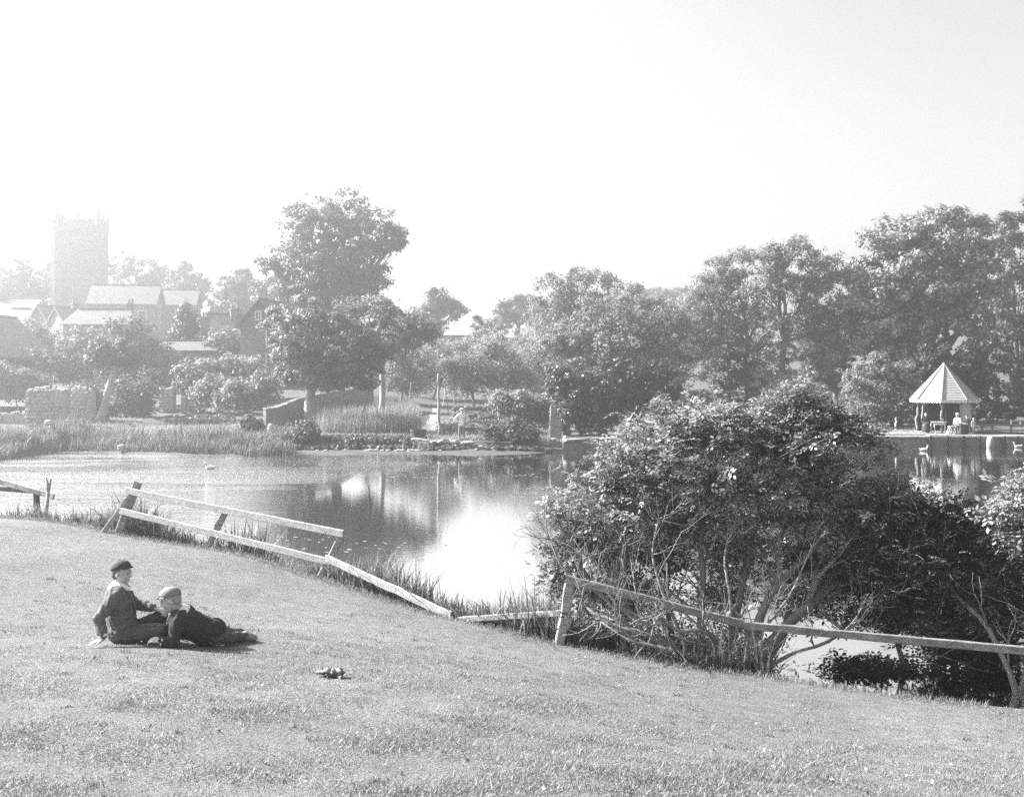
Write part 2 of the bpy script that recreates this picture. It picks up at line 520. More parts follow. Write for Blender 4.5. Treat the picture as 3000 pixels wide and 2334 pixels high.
def patch(name, mat, pts, lift=.02, n=24):
    """ground-hugging quad patch between two polylines of (px, Y)"""
    A, B = pts
    V = []
    for i in range(n):
        t = i / (n - 1) * (len(A) - 1); k = min(int(t), len(A) - 2); f = t - k
        a = np.array(A[k]) * (1 - f) + np.array(A[k+1]) * f; b = np.array(B[k]) * (1 - f) + np.array(B[k+1]) * f
        for j in range(9):
            q = a + (b - a) * j / 8
            w = far_pt(q[0] + 3 * math.sin(i * 1.3 + j), q[1]); V.append((w[0], w[1], w[2] + lift))
    idx = np.arange(n * 9).reshape(n, 9)
    q = np.stack([idx[:-1, :-1], idx[1:, :-1], idx[1:, 1:], idx[:-1, 1:]], -1).reshape(-1, 4)
    return structure(link(name, make_mesh(name, V, [q], True), mat))
M["drive"] = gray("pale_drive", .2, .18, .6, .95, .15, 6)
patch("garden_path", M["path"], ([(1222, 60.5), (1238, 68), (1256, 80), (1268, 96)], [(1286, 60.5), (1284, 68), (1288, 80), (1292, 96)]))
patch("drive", M["drive"], ([(1880, 76), (1880, 84), (1860, 96), (1850, 104)], [(2640, 72), (2600, 84), (2500, 96), (2450, 104)]))
patch("gazebo_path", M["drive"], ([(2560, 62.2), (2600, 65)], [(2860, 61.2), (2840, 66.5)]), .03)

# water
def water_material():
    m, nt, out = nodes_of("pond_water")
    b = nt.nodes.new("ShaderNodeBsdfPrincipled")
    b.inputs["Base Color"].default_value = (.03, .03, .03, 1)
    b.inputs["Roughness"].default_value = .025
    b.inputs["IOR"].default_value = 1.33
    b.inputs["Specular IOR Level"].default_value = .8
    c = coords(nt, (.55, 1.4, 1))
    n1 = noise(nt, 4.0, 3, c); n2 = noise(nt, 16, 2, c)
    patch_ = ramp(nt, .12, 1.0, noise(nt, .10, 3, coords(nt, (.45, 1.6, 1))), .46, .66)
    sx = nt.nodes.new("ShaderNodeSeparateXYZ"); nt.links.new(coords(nt), sx.inputs[0])
    lx = ramp(nt, 0.0, 1.0, sx.outputs[0], -6.5, -10.0); ly = ramp(nt, 0.0, 1.0, sx.outputs[1], 18.0, 28.0)   # a breeze ruffles the far left of the pond
    lm = nt.nodes.new("ShaderNodeMath"); lm.operation = 'MULTIPLY'; nt.links.new(lx, lm.inputs[0]); nt.links.new(ly, lm.inputs[1]); 
    lx2 = ramp(nt, 0.0, 1.2, sx.outputs[0], -4.0, -12.0); ly2 = ramp(nt, 0.0, 1.0, sx.outputs[1], 43.0, 48.0)
    lm2 = nt.nodes.new("ShaderNodeMath"); lm2.operation = 'MULTIPLY'; nt.links.new(lx2, lm2.inputs[0]); nt.links.new(ly2, lm2.inputs[1])
    lm3 = nt.nodes.new("ShaderNodeMath"); lm3.operation = 'MAXIMUM'; nt.links.new(lm.outputs[0], lm3.inputs[0]); nt.links.new(lm2.outputs[0], lm3.inputs[1]); left = lm3.outputs[0]
    mk = nt.nodes.new("ShaderNodeMath"); mk.operation = 'MULTIPLY'; nt.links.new(patch_, mk.inputs[0]); nt.links.new(left, mk.inputs[1])
    mk2 = nt.nodes.new("ShaderNodeMath"); mk2.operation = 'MULTIPLY_ADD'; nt.links.new(mk.outputs[0], mk2.inputs[0]); mk2.inputs[1].default_value = 4.5; mk2.inputs[2].default_value = .035
    msk = mk2.outputs[0]
    ad = nt.nodes.new("ShaderNodeMath"); ad.operation = 'MULTIPLY_ADD'; nt.links.new(n2, ad.inputs[0]); ad.inputs[1].default_value = .25; nt.links.new(n1, ad.inputs[2])
    mu = nt.nodes.new("ShaderNodeMath"); mu.operation = 'MULTIPLY'; nt.links.new(ad.outputs[0], mu.inputs[0]); nt.links.new(msk, mu.inputs[1])
    bp = nt.nodes.new("ShaderNodeBump"); bp.inputs["Strength"].default_value = .6; bp.inputs["Distance"].default_value = .06
    nt.links.new(mu.outputs[0], bp.inputs["Height"]); nt.links.new(bp.outputs[0], b.inputs["Normal"])
    gl = nt.nodes.new("ShaderNodeBsdfGlossy"); gl.inputs["Roughness"].default_value = .04; gl.inputs["Color"].default_value = (.95, .95, .95, 1)
    nt.links.new(bp.outputs[0], gl.inputs["Normal"])
    mx = nt.nodes.new("ShaderNodeMixShader"); mx.inputs[0].default_value = .84     # the mirror sheen of the still surface
    nt.links.new(b.outputs[0], mx.inputs[1]); nt.links.new(gl.outputs[0], mx.inputs[2])
    nt.links.new(mx.outputs[0], out.inputs[0])
    return m
M["water"] = water_material()
g = Geo(); g.add([(-110, 4, 0), (110, 4, 0), (110, 64, 0), (-110, 64, 0)], [(0, 1, 2, 3)])
structure(g.build("pond_water", M["water"]))["label"] = "calm pond mirroring the white sky and the trees"

# ------------------------------------------------------------------ foliage generators
def leaf_quads(pos, nrm, L, W, fold=.0):
    n = len(pos)
    t = rng.normal(size=(n, 3)); t -= nrm * (t * nrm).sum(1, keepdims=True)
    t /= np.maximum(np.linalg.norm(t, axis=1, keepdims=True), 1e-6)
    b = np.cross(nrm, t)
    L = np.asarray(L).reshape(-1, 1) * np.ones((n, 1)); W = np.asarray(W).reshape(-1, 1) * np.ones((n, 1))
    V = np.stack([pos - t * L * .5, pos + b * W * .5 + nrm * L * fold, pos + t * L * .5, pos - b * W * .5 + nrm * L * fold], 1)
    return V.reshape(-1, 3), np.arange(4 * n).reshape(n, 4)

def clump_leaves(C, rad, per, size, aspect=.6, up=.5, out_c=None, flat=.7, rnd=.45):
    C = np.asarray(C); n = len(C)
    off = rng.normal(size=(n, per, 3)); off /= np.linalg.norm(off, axis=2, keepdims=True)
    off *= (rng.random((n, per, 1)) ** .45) * np.asarray(rad).reshape(-1, 1, 1) * np.array((1, 1, flat))
    pos = (C[:, None] + off).reshape(-1, 3)
    nr = off.reshape(-1, 3) / (np.linalg.norm(off.reshape(-1, 3), axis=1, keepdims=True) + 1e-6) * .95 + UP * up + rng.normal(size=(n * per, 3)) * rnd
    if out_c is not None:
        o = pos - out_c; o /= np.linalg.norm(o, axis=1, keepdims=True) + 1e-6; nr = nr + o * .4
    nr /= np.linalg.norm(nr, axis=1, keepdims=True)
    s = size * rng.uniform(.6, 1.35, n * per)
    return leaf_quads(pos, nr, s, s * aspect)

def lobes_world(lobes, Y, depth=1.0):
    out = []
    for l in lobes:
        px, py, rx, ry = l[:4]
        dy = l[4] if len(l) > 4 else 0.0
        c = P(px, py, Y + dy); k = (Y + dy) / FPX
        out.append((c, np.array((rx * k, (rx + ry) * .5 * k * depth, ry * k))))
    return out

def clump_points(lw, n, shell=.55, rough=.16):
    a = np.array([r[0] * r[2] + r[0] * r[1] for c, r in lw]); a = a / a.sum()
    C = []
    which = rng.choice(len(lw), n, p=a)
    for i in which:
        c, r = lw[i]
        d = unit(rng.normal(size=3))
        if d[2] < -.45 and rng.random() < .5: d[2] *= -1
        t = 1 - (1 - shell) * rng.random() ** 1.6 + rng.normal(0, rough * .5)
        C.append(c + d * r * t)
    return np.array(C)

def bez(a, b, bend, n=6):
    a, b = np.asarray(a), np.asarray(b); t = np.linspace(0, 1, n)[:, None]
    mid = (a + b) / 2 + bend
    return (1 - t) ** 2 * a + 2 * t * (1 - t) * mid + t ** 2 * b

TREES = []
def tree(name, label, base, Y, lobes, n=260, per=60, leaf=.24, rc=.5, mat="L_big", trunk_r=.3, bark="bark", fork=None, cat="tree", group=None,
         shell=.5, flat=.7, depth=1.0, twigs=5, aspect=.6, up=.45, limbs=True, trunk=True, loose=0.0, ncol=8):
    sub_ = []
    for l in lobes:                      # ragged outline: smaller boughs push out of each main mass
        for _ in range(3):
            a = rng.uniform(-.3, math.pi + .3); q = rng.uniform(.85, 1.12); f_ = rng.uniform(.24, .42)
            sub_.append((l[0] + l[2] * q * math.cos(a), l[1] - l[3] * q * math.sin(a), l[2] * f_, l[3] * f_ * rng.uniform(.6, 1.0), rng.normal(0, .25) * l[2] * Y / FPX))
    lw = lobes_world([(l[0], l[1], l[2] * .93, l[3] * .93) + tuple(l[4:]) for l in lobes], Y, depth)
    lmain = list(lw); lw = lw + lobes_world(sub_, Y, depth)
    base = np.asarray(base, float)
    t = thing(name, label, cat, base, group)
    cen = np.mean([c for c, r in lw], 0)
    C = clump_points(lw, n, shell)
    if trunk:
        g = Geo()
        low = min(c[2] - r[2] for c, r in lw)
        fk = np.asarray(fork, float) if fork is not None else np.array((base[0] * .6 + cen[0] * .4, base[1] * .5 + cen[1] * .5, max(low + .15 * (cen[2] - low), base[2] + .5)))
        m = 7; tr = bez(base - UP * .15, fk, rng.normal(0, .06 * np.linalg.norm(fk - base), 3) * (1, 1, .2), m)
        rr = trunk_r * np.linspace(1, .72, m); rr[0] *= 1.35; rr[1] *= 1.08
        g.tube(tr, rr, ncol)
        if limbs:
            for c, r in lmain:
                p = bez(fk, c, rng.normal(0, .12, 3) * np.linalg.norm(c - fk) + UP * .08 * np.linalg.norm(c - fk), 7)
                g.tube(p, trunk_r * np.linspace(.55, .16, 7), 6)
                for k in range(twigs):
                    j = rng.integers(2, 6); e = c + unit(rng.normal(size=3)) * r * rng.uniform(.55, .95)
                    g.tube(bez(p[j], e, rng.normal(0, .12, 3) * np.linalg.norm(e - p[j]), 5), trunk_r * np.linspace(.2, .04, 5), 4)
        g.build("trunk", M[bark], t, True)
    rad = rc * rng.uniform(.6, 1.3, len(C))
    V, F = clump_leaves(C, rad, per, leaf, aspect, up, cen, flat)
    if loose:
        k = int(loose * len(C)); C2 = clump_points(lw, k, .9, .3)
        V2, F2 = clump_leaves(C2, rc * .7, max(4, per // 5), leaf, aspect, up, cen, flat)
        F = np.concatenate([F, F2 + len(V)]); V = np.concatenate([V, V2])
    link("crown", make_mesh("crown", V, [F]), M[mat], t)
    return t

def blades(pos, h, w, lean=.25, seg=2, droop=.3):
    """curved tapering blades; pos (n,3), h (n,)"""
    n = len(pos)
    az = rng.uniform(0, 2 * math.pi, n); d = np.stack([np.cos(az), np.sin(az), 0 * az], 1)
    az2 = az + math.pi / 2 + rng.normal(0, .5, n); s = np.stack([np.cos(az2), np.sin(az2), 0 * az], 1)
    h = np.asarray(h).reshape(-1, 1); w = np.asarray(w).reshape(-1, 1) * np.ones((n, 1))
    ln = rng.normal(0, lean, (n, 1)); dr = np.abs(rng.normal(0, droop, (n, 1)))
    V = np.empty((n, 2 * seg + 1, 3))
    for i in range(seg):
        t = i / seg
        c = pos + UP * h * (t - .25 * dr * t * t) + d * h * (ln * t + dr * t * t)
        ww = w * (1 - .45 * t)
        V[:, 2 * i] = c - s * ww * .5; V[:, 2 * i + 1] = c + s * ww * .5
    V[:, 2 * seg] = pos + UP * h * (1 - .25 * dr) + d * h * (ln + dr)
    base = (np.arange(n) * (2 * seg + 1))[:, None]
    Q = [base + np.array((2 * i, 2 * i + 1, 2 * i + 3, 2 * i + 2)) for i in range(seg - 1)]
    Fs = []
    if Q: Fs.append(np.concatenate(Q))
    Fs.append(base + np.array((2 * seg - 2, 2 * seg - 1, 2 * seg)))
    return V.reshape(-1, 3), Fs
# ------------------------------------------------------------------ church, cottages and other buildings
def gable_house(name, label, c, yaw, w, d, hw, hr, wall="wall", roof="slate", over=.25, windows=(), chimneys=(), hip=0.0, cat="house", group=None, doors=()):
    """ridge along local x; c = ground centre; windows: (side, u, z, w, h) with side in 'f','b','l','r'"""
    c = np.asarray(c, float)
    t = thing(name, label, cat, c, group)
    cr, sr = math.cos(yaw), math.sin(yaw)
    def L(x, y, z): return (c[0] + x * cr - y * sr, c[1] + x * sr + y * cr, c[2] + z)
    g = Geo(); X, D = w / 2, d / 2
    V = [L(-X, -D, -1), L(X, -D, -1), L(X, D, -1), L(-X, D, -1), L(-X, -D, hw), L(X, -D, hw), L(X, D, hw), L(-X, D, hw), L(-X, 0, hw + hr * (0 if hip else 1)), L(X, 0, hw + hr * (0 if hip else 1))]
    F = [(0, 1, 5, 4), (2, 3, 7, 6), (3, 2, 1, 0)]
    F += [(1, 2, 6, 9, 5), (3, 0, 4, 8, 7)]
    g.add(V, F); g.build("wall", M[wall], t)
    g = Geo(); o = over; th = .12; k = hr / D
    rx = X + o - hip
    for z0 in (0,):
        e = -o * k
        top = [L(-X - o, -D - o, hw + e + th), L(X + o, -D - o, hw + e + th), L(rx, 0, hw + hr + th), L(-rx, 0, hw + hr + th), L(X + o, D + o, hw + e + th), L(-X - o, D + o, hw + e + th)]
        bot = [(x, y, z - th) for x, y, z in top]
        g.add(top + bot, [(0, 1, 2, 3), (3, 2, 4, 5), (7, 6, 9, 8), (8, 9, 11, 10), (0, 6, 7, 1), (4, 10, 11, 5), (1, 7, 8, 2), (2, 8, 10, 4), (5, 11, 9, 3), (3, 9, 6, 0)])
        if hip: g.add([top[0], top[3], top[5], top[1], top[2], top[4]], [(0, 1, 2), (3, 5, 4)])
    rf = g.build("roof", M[roof], t)
    g = Geo(); g.beam(L(-rx, 0, hw + hr + th + .03), L(rx, 0, hw + hr + th + .03), .22, .1); g.build("ridge", M[roof], rf)
    for x, y, cw, z1 in chimneys:
        zb = hw + hr * (1 - abs(y) / D) - .6
        g = Geo(); g.box(L(x, y, (zb + z1) / 2), (cw, cw * .8, z1 - zb), yaw); g.box(L(x, y, z1 - .12), (cw + .14, cw * .8 + .14, .14), yaw)
        ch = g.build("chimney", M["wall"], rf)
        for q in (-.28, .28):
            g = Geo(); g.lathe([(.13, 0), (.11, .4), (.13, .45)], L(x + q * cw, y, z1), 10); o2 = g.build("chimney_pot", M["wall_pale"], t)
    for side, u, z, ww, wh in windows:
        if side == 'f': a, n_, ry = L(u, -D - .02, z), (0, -1), yaw
        elif side == 'b': a, n_, ry = L(u, D + .02, z), (0, 1), yaw
        elif side == 'r': a, n_, ry = L(X + .02, u, z), (1, 0), yaw + math.pi / 2
        else: a, n_, ry = L(-X - .02, u, z), (-1, 0), yaw + math.pi / 2
        nx, ny = n_[0] * cr - n_[1] * sr, n_[0] * sr + n_[1] * cr
        tx, ty = math.cos(ry), math.sin(ry)
        g = Geo(); a = np.array(a)
        tv = np.array((tx, ty, 0)); nv = np.array((nx, ny, 0))
        for s in (-1, 1):
            g.box(a + tv * s * ww / 2 + nv * .02, (.1, .1, wh + .1), ry); g.box(a + UP * s * wh / 2 + nv * .025, (ww - .1, .1, .1), ry)
        g.box(a + nv * .02, (.05, .06, wh - .1), ry); g.box(a + nv * .022, (ww - .1, .05, .05), ry)
        wf = g.build("window", M["white_paint"], t)
        g = Geo(); g.box(a, (ww - .1, .03, wh - .1), ry); g.build("pane", M["glass"], wf)
        g = Geo(); g.box(a - UP * (wh / 2 + .1) + nv * .05, (ww + .2, .16, .08), ry); g.build("sill", M["wall_pale"], wf)
    for u, ww, wh in doors:
        a = np.array(L(u, -D - .03, wh / 2)); g = Geo(); g.box(a, (ww, .08, wh), yaw); g.build("door", M["white_paint"], t)
    return t

def church_tower():
    Y = 160; k = Y / FPX
    cx = (243 - 1500) * k; gz = float(far_z(cx, Y))
    t = thing("church_tower", "tall square stone church tower with battlements and pinnacles", "church tower", (cx, Y, gz))
    yaw = R(9); cr, sr = math.cos(yaw), math.sin(yaw)
    H = EYE + (HOR - 678) * k - gz; hw = 66 * k * .88
    def L(x, y, z): return np.array((cx + x * cr - y * sr, Y + x * sr + y * cr, gz + z))
    g = Geo()
    g.box(L(0, 0, H * .5 - .5), (2 * hw, 2 * hw, H + 1), yaw)
    g.build("tower_wall", M["church"], t)
    for z in (H * .36, H * .66, H - .25):
        g = Geo(); g.box(L(0, 0, z), (2 * hw + .3, 2 * hw + .3, .3), yaw); g.build("string_course", M["church"], t)
    # battlements
    n = 4
    for sx, sy, ax in ((0, -1, 0), (0, 1, 0), (-1, 0, 1), (1, 0, 1)):
        g = Geo()
        u0 = L(sx * (hw - .2), sy * (hw - .2), H + .35)
        g.box(u0, ((2 * hw, .35, .72) if ax == 0 else (.35, 2 * hw - .75, .72)), yaw)
        for i in range(n):
            o = (-1 + (2 * i + 1) / n) * hw * .86
            p = L(o if ax == 0 else sx * (hw - .2), sy * (hw - .2) if ax == 0 else o, H + 1.1)
            g.box(p, ((.95, .34, .85) if ax == 0 else (.34, .95, .85)), yaw)
        g.build("parapet", M["church"], t)
    for ix in (-1, 0, 1):
        for iy in (-1, 0, 1):
            if ix == 0 and iy == 0: continue
            b = L(ix * (hw - .1), iy * (hw - .1), H + .2); g = Geo()
            g.box(b + UP * .9, (.55, .55, 1.9), yaw)
            h = 1.5 if (ix and iy) else 1.2
            g.lathe([(.36, 1.8), (.2, 1.8 + h * .55), (.03, 1.8 + h)], b, 8)
            g.sphere(b + UP * (1.8 + h), .12, n=8, m=6)
            g.build("pinnacle", M["church"], t)
    g = Geo(); p = L(-hw - .1, -hw * .6, 0); g.lathe([(1.1, -.5), (1.1, H + 1.2), (1.2, H + 1.2), (1.2, H + 1.5), (.8, H + 1.6), (.35, H + 2.6), (.05, H + 3.5)], p, 8)
    g.build("stair_turret", M["church"], t)
    for s, off in ((0, -1), (1, -1)):
        for zz, hh in ((H * .8, 2.6),):
            g = Geo(); a = L(0, -hw - .03, zz) if s == 0 else L(hw + .03, 0, zz)
            ry = yaw + (math.pi / 2 if s else 0)
            g.box(a, (1.5, .1, hh), ry); g.build("belfry_window", M["glass"], t)
            g = Geo(); g.box(a, (.14, .2, hh), ry)
            for q in (-.8, .8): g.box(a + np.array((math.cos(ry), math.sin(ry), 0)) * q, (.14, .2, hh + .2), ry)
            g.build("mullion", M["church"], t)
    for sx in (-1, 1):
        g = Geo(); g.box(L(sx * (hw - .5), -hw - .4, H * .25), (1.0, .8, H * .5), yaw); g.box(L(sx * (hw - .5), -hw - .25, H * .58), (.8, .5, H * .17), yaw); g.build("buttress", M["church"], t)
church_tower()

def base_at(px, py_eaves, Y, hw):
    k = Y / FPX; z = EYE + (HOR - py_eaves) * k - hw
    return np.array(((px - 1500) * k, Y, z))
gable_house("church_nave", "long church nave with big pale slate roof beside the tower", base_at(372, 893, 138, 5.5), R(9), 8.4, 6.5, 5.5, 2.6, "church", "slate", .3,
            windows=[('f', -2.6, 3.6, 1.0, 1.9), ('f', 0, 3.6, 1.0, 1.9), ('f', 2.6, 3.6, 1.0, 1.9), ('r', 0, 4.2, 1.3, 2.4)], cat="church")
gable_house("church_chancel", "lower church chancel with pale roof at the nave's right end", base_at(500, 895, 146, 4.5), R(9), 7.5, 6, 4.5, 2.2, "church", "slate", .3,
            windows=[('f', -1.6, 3.0, .9, 1.6), ('f', 1.6, 3.0, .9, 1.6)], cat="church")
gable_house("cottage", "cottage with broad hipped slate roof at the far left", base_at(62, 955, 116, 3.2), R(4), 4.6, 4.6, 3.2, 1.9, "wall", "slate", .3, hip=1.5, chimneys=[(2.6, 0, .8, 5.6)],
            windows=[('f', -1.0, 1.9, .8, 1.1), ('f', 1.0, 1.9, .8, 1.1)])
gable_house("cottage", "grey cottage behind the hipped roof left of the tower", base_at(30, 925, 128, 3.6), R(-6), 8, 5, 3.6, 2.0, "wall", "slate", .3, chimneys=[(-1.5, 0, .9, 6.4)], windows=[('f', 2.2, 2.2, .8, 1.1)])
gable_house("cottage", "small gabled cottage directly below the church tower", base_at(160, 945, 112, 2.6), R(62), 4, 3, 2.6, 1.7, "wall", "slate_sunlit", .25, windows=[('l', 0, 1.8, .7, .9)])
gable_house("cottage", "narrow cottage with sunlit gable roof beneath the nave", base_at(222, 948, 110, 3.0), R(55), 4.5, 3.0, 3.0, 1.5, "wall_pale", "slate_sunlit", .2, chimneys=[(0, .2, .6, 5.2)], windows=[('l', 0, 1.8, .7, .9)])
gable_house("cottage", "low cottage with white hipped roof in front of the nave", base_at(305, 950, 106, 2.8), R(6), 7.0, 3.6, 2.8, 1.5, "wall", "slate_sunlit", .25, hip=1.2,
            windows=[('f', -2.2, 1.7, .7, 1.0), ('f', 0, 1.7, .7, 1.0), ('f', 2.2, 1.7, .7, 1.0)], chimneys=[(2.6, .2, .6, 5.0)])
gable_house("barn", "thatched barn gable with pale sloping roof cut by the left edge", base_at(-40, 1040, 84, 2.6), R(88), 9, 6.6, 2.6, 3.2, "wall", "slate", .35, cat="barn")
gable_house("shed", "long low shed with a flat grey roof behind the garden bushes", base_at(545, 1028, 90, 2.2), R(3), 5.8, 3.0, 2.2, .8, "wall", "slate", .2, windows=[('f', -1.6, 1.4, .7, .6)], chimneys=[(1.6, .4, .7, 5.2)], cat="shed")
gable_house("cottage", "cottage half hidden by the conifer with a chimney at its ridge", base_at(612, 960, 112, 3.0), R(-8), 4.6, 4.2, 3.0, 1.2, "wall", "slate", .3, windows=[('f', 0, 1.9, .8, 1.0)], chimneys=[(-1.8, 0, .6, 5.0)])
gable_house("cottage", "white roofed cottage with a stout chimney beside the tall brick house", base_at(712, 985, 98, 2.8), R(24), 6.4, 4.4, 2.8, 2.0, "wall_pale", "slate_sunlit", .3, windows=[('f', 1.0, 1.7, .8, .9)], chimneys=[(-.8, -.4, .9, 5.4)])
gable_house("house", "tall brick house with overhanging gable beside the lime tree", base_at(815, 952, 90, 4.6), R(82), 8.0, 3.6, 4.6, 1.9, "wall", "slate_sunlit", .45,
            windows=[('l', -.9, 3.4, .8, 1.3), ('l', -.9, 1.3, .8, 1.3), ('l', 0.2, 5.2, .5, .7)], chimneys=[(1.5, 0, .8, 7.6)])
gable_house("shed", "lean-to shed with pale roof at the foot of the brick house", base_at(722, 1064, 86, 1.6), R(3), 2.1, 2.0, 1.6, .5, "wall", "slate_sunlit", .15, cat="shed")
gable_house("house", "long white roofed house behind the apple trees, left of the elm", base_at(1318, 1012, 140, 3.6), R(2), 5.6, 5, 3.6, 1.2, "wall_pale", "slate_sunlit", .3, windows=[('f', -1, 2.3, .8, 1.1), ('f', 1, 2.3, .8, 1.1)])
gable_house("house", "grey roofed house seen between the apple trees and the elm", base_at(1515, 1038, 136, 3.0), R(-3), 5.2, 5, 3.0, 2.0, "wall_pale", "slate", .3, windows=[('f', 0, 2.0, .8, 1.0)], chimneys=[(0, 0, .7, 6.0)])
gable_house("house", "two storey pale house with white window frames behind the ash trees", base_at(2228, 1078, 108, 4.9), R(-4), 6.4, 6, 4.9, 2.3, "wall_pale", "slate_sunlit", .4,
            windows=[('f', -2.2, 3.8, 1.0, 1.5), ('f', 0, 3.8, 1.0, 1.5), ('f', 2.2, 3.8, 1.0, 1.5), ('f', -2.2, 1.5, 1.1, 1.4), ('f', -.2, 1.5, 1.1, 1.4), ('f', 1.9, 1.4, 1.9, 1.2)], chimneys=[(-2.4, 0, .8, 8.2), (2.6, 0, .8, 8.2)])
gable_house("outbuilding", "low whitewashed outbuilding beyond the two dark figures", base_at(2420, 1132, 112, 2.4), R(0), 9, 4, 2.4, 1.2, "stone_white", "slate_sunlit", .2, cat="outbuilding", doors=[(.6, .9, 2.0), (-2.2, .9, 2.0)])

# ------------------------------------------------------------------ gazebo
def gazebo():
    Y = 65.0; k = Y / FPX; cx, cy = (2765 - 1500) * k, Y
    fz = EYE - (1264 - HOR) * k
    t = thing("gazebo", "small octagonal boarded summerhouse with conical pale roof and rustic posts by the water", "summerhouse", (cx, cy, fz))
    Re, Rp = 2.02, 1.58
    ze, za = EYE - (1171 - HOR) * k, EYE + (HOR - 1066) * k
    A0 = R(-27)                      # first front corner, to the right
    ang = [A0 - R(45) * i for i in range(8)]          # 0..3 front (right to left), 4..7 back
    def C(i, r, z): a = ang[i % 8]; return np.array((cx + r * math.cos(a), cy + r * math.sin(a), z))
    # floor slab
    g = Geo(); top = [C(i, Rp + .25, fz + .02) for i in range(8)]; bot = [C(i, Rp + .25, fz - .35) for i in range(8)]
    g.add(top + bot, [tuple(range(7, -1, -1)), tuple(range(8, 16))] + [(i, (i + 1) % 8, 8 + (i + 1) % 8, 8 + i) for i in range(8)]); g.build("floor", M["wood_mid"], t)
    # roof: deck, then overlapping boards, hip strips, finial
    g = Geo(); V = [C(i, Re - .05, ze) for i in range(8)] + [np.array((cx, cy, za - .06))] + [np.array((cx, cy, ze))]
    g.add(V, [(i, (i + 1) % 8, 8) for i in range(8)] + [((i + 1) % 8, i, 9) for i in range(8)])
    roof = g.build("roof", M["wood_dark"], t)
    N = 15
    for i in range(8):
        a, b = C(i, 1, 0), C(i + 1, 1, 0)
        nrm = unit(np.array(((a[0] + b[0]) / 2 - cx, (a[1] + b[1]) / 2 - cy, 0)) * (za - ze) + UP * Re * .92 * Re * .9)
        for j in range(N):
            t0, t1 = j / N, min((j + 1.25) / N, .995)
            lo = [C(q, Re * (1 - t0), ze + (za - ze) * t0) for q in (i, i + 1)]
            hi = [C(q, Re * (1 - t1), ze + (za - ze) * t1) for q in (i, i + 1)]
            lift = nrm * .032
            g = Geo()
            g.add([lo[0], lo[1], hi[1], hi[0], lo[0] + lift, lo[1] + lift, hi[1] + nrm * .012, hi[0] + nrm * .012],
                  [(3, 2, 1, 0), (4, 5, 6, 7), (0, 1, 5, 4), (1, 2, 6, 5), (2, 3, 7, 6), (3, 0, 4, 7)])
            g.build("roof_board", M["shingle"], roof)
        g = Geo(); g.beam(C(i, Re + .04, ze + .05), (cx, cy, za + .06), .09, .05); g.build("hip_strip", M["shingle"], roof)
    g = Geo(); g.lathe([(.09, -.08), (.07, .05), (.02, .1)], (cx, cy, za), 8); g.build("finial", M["shingle"], roof)
    # scalloped valance
    for i in range(8):
        a, b = C(i, Re - .02, ze), C(i + 1, Re - .02, ze); n = 9
        d = (b - a); nr = unit(np.array((d[1], -d[0], 0))); g = Geo()
        out = unit((a + b) / 2 - np.array((cx, cy, ze)))
        pts = []
        for j in range(n * 4 + 1):
            u = j / (n * 4); pts.append(a + d * u - UP * (.10 + .07 * abs(math.sin(math.pi * u * n))))
        V = [];
        for p, u in zip(pts, np.linspace(0, 1, n * 4 + 1)):
            tp = a + d * u + UP * .04
            V += [tp, p, tp + out * .03, p + out * .03]
        F = []
        for j in range(n * 4):
            q = 4 * j
            F += [(q, q + 1, q + 5, q + 4), (q + 2, q + 6, q + 7, q + 3), (q + 1, q + 3, q + 7, q + 5), (q, q + 4, q + 6, q + 2)]
        g.add(V, F); g.build("valance", M["boards"], t)
    # rustic posts and curved brackets
    for i in range(8):
        g = Geo(); n = 9
        pts = [C(i, Rp, fz + (ze + .05 - fz) * j / (n - 1)) + (rng.normal(0, .035, 3) * (1, 1, 0) if 0 < j < n - 1 else 0) for j in range(n)]
        g.tube(pts, .066 * rng.uniform(.8, 1.15, n), 8); g.build("post", M["wood_pale"], t, True)
    for i, j in ((2, 3), (1, 2), (3, 4)):
        for a, b in ((i, j), (j, i)):
            p0 = C(a, Rp, ze - .55); p2 = C(a, Rp, ze) * .6 + C(b, Rp, ze) * .4; p1 = C(a, Rp, ze - .03) * .92 + C(b, Rp, ze - .03) * .08
            tt = np.linspace(0, 1, 7)[:, None]; g = Geo()
            g.tube((1 - tt) ** 2 * p0 + 2 * tt * (1 - tt) * p1 + tt ** 2 * p2, np.full(7, .03), 6); g.build("bracket", M["wood_pale"], t, True)
    # boarded sides
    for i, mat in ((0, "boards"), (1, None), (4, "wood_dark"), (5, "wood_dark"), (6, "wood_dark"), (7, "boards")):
        if mat is None: continue
        a, b = C(i, Rp, 0), C(i + 1, Rp, 0); n = 12; hz = (ze - fz) / n
        if i == 0: a, b = C(0, Rp, 0), C(1, Rp, 0)
        d = b - a; rz = math.atan2(d[1], d[0])
        o = unit(np.array(((a[0] + b[0]) / 2 - cx, (a[1] + b[1]) / 2 - cy, 0)))
        for j in range(n):
            g = Geo(); c = (a + b) / 2 + UP * (fz + hz * (j + .5)) + o * (.012 * (j % 2))
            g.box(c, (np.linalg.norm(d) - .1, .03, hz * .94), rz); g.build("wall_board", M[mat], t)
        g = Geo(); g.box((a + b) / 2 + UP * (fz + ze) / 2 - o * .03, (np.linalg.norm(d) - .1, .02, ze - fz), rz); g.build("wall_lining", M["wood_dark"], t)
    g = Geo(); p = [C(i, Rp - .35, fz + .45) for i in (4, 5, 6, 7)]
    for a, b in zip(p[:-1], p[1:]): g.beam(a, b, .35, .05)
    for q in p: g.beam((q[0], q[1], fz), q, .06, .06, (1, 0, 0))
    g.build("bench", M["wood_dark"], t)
    return cx, cy, fz
GZ_X, GZ_Y, GZ_F = gazebo()
gk = 62.6 / FPX
def gp(px, py, Y=62.6): return P(px, py, Y)

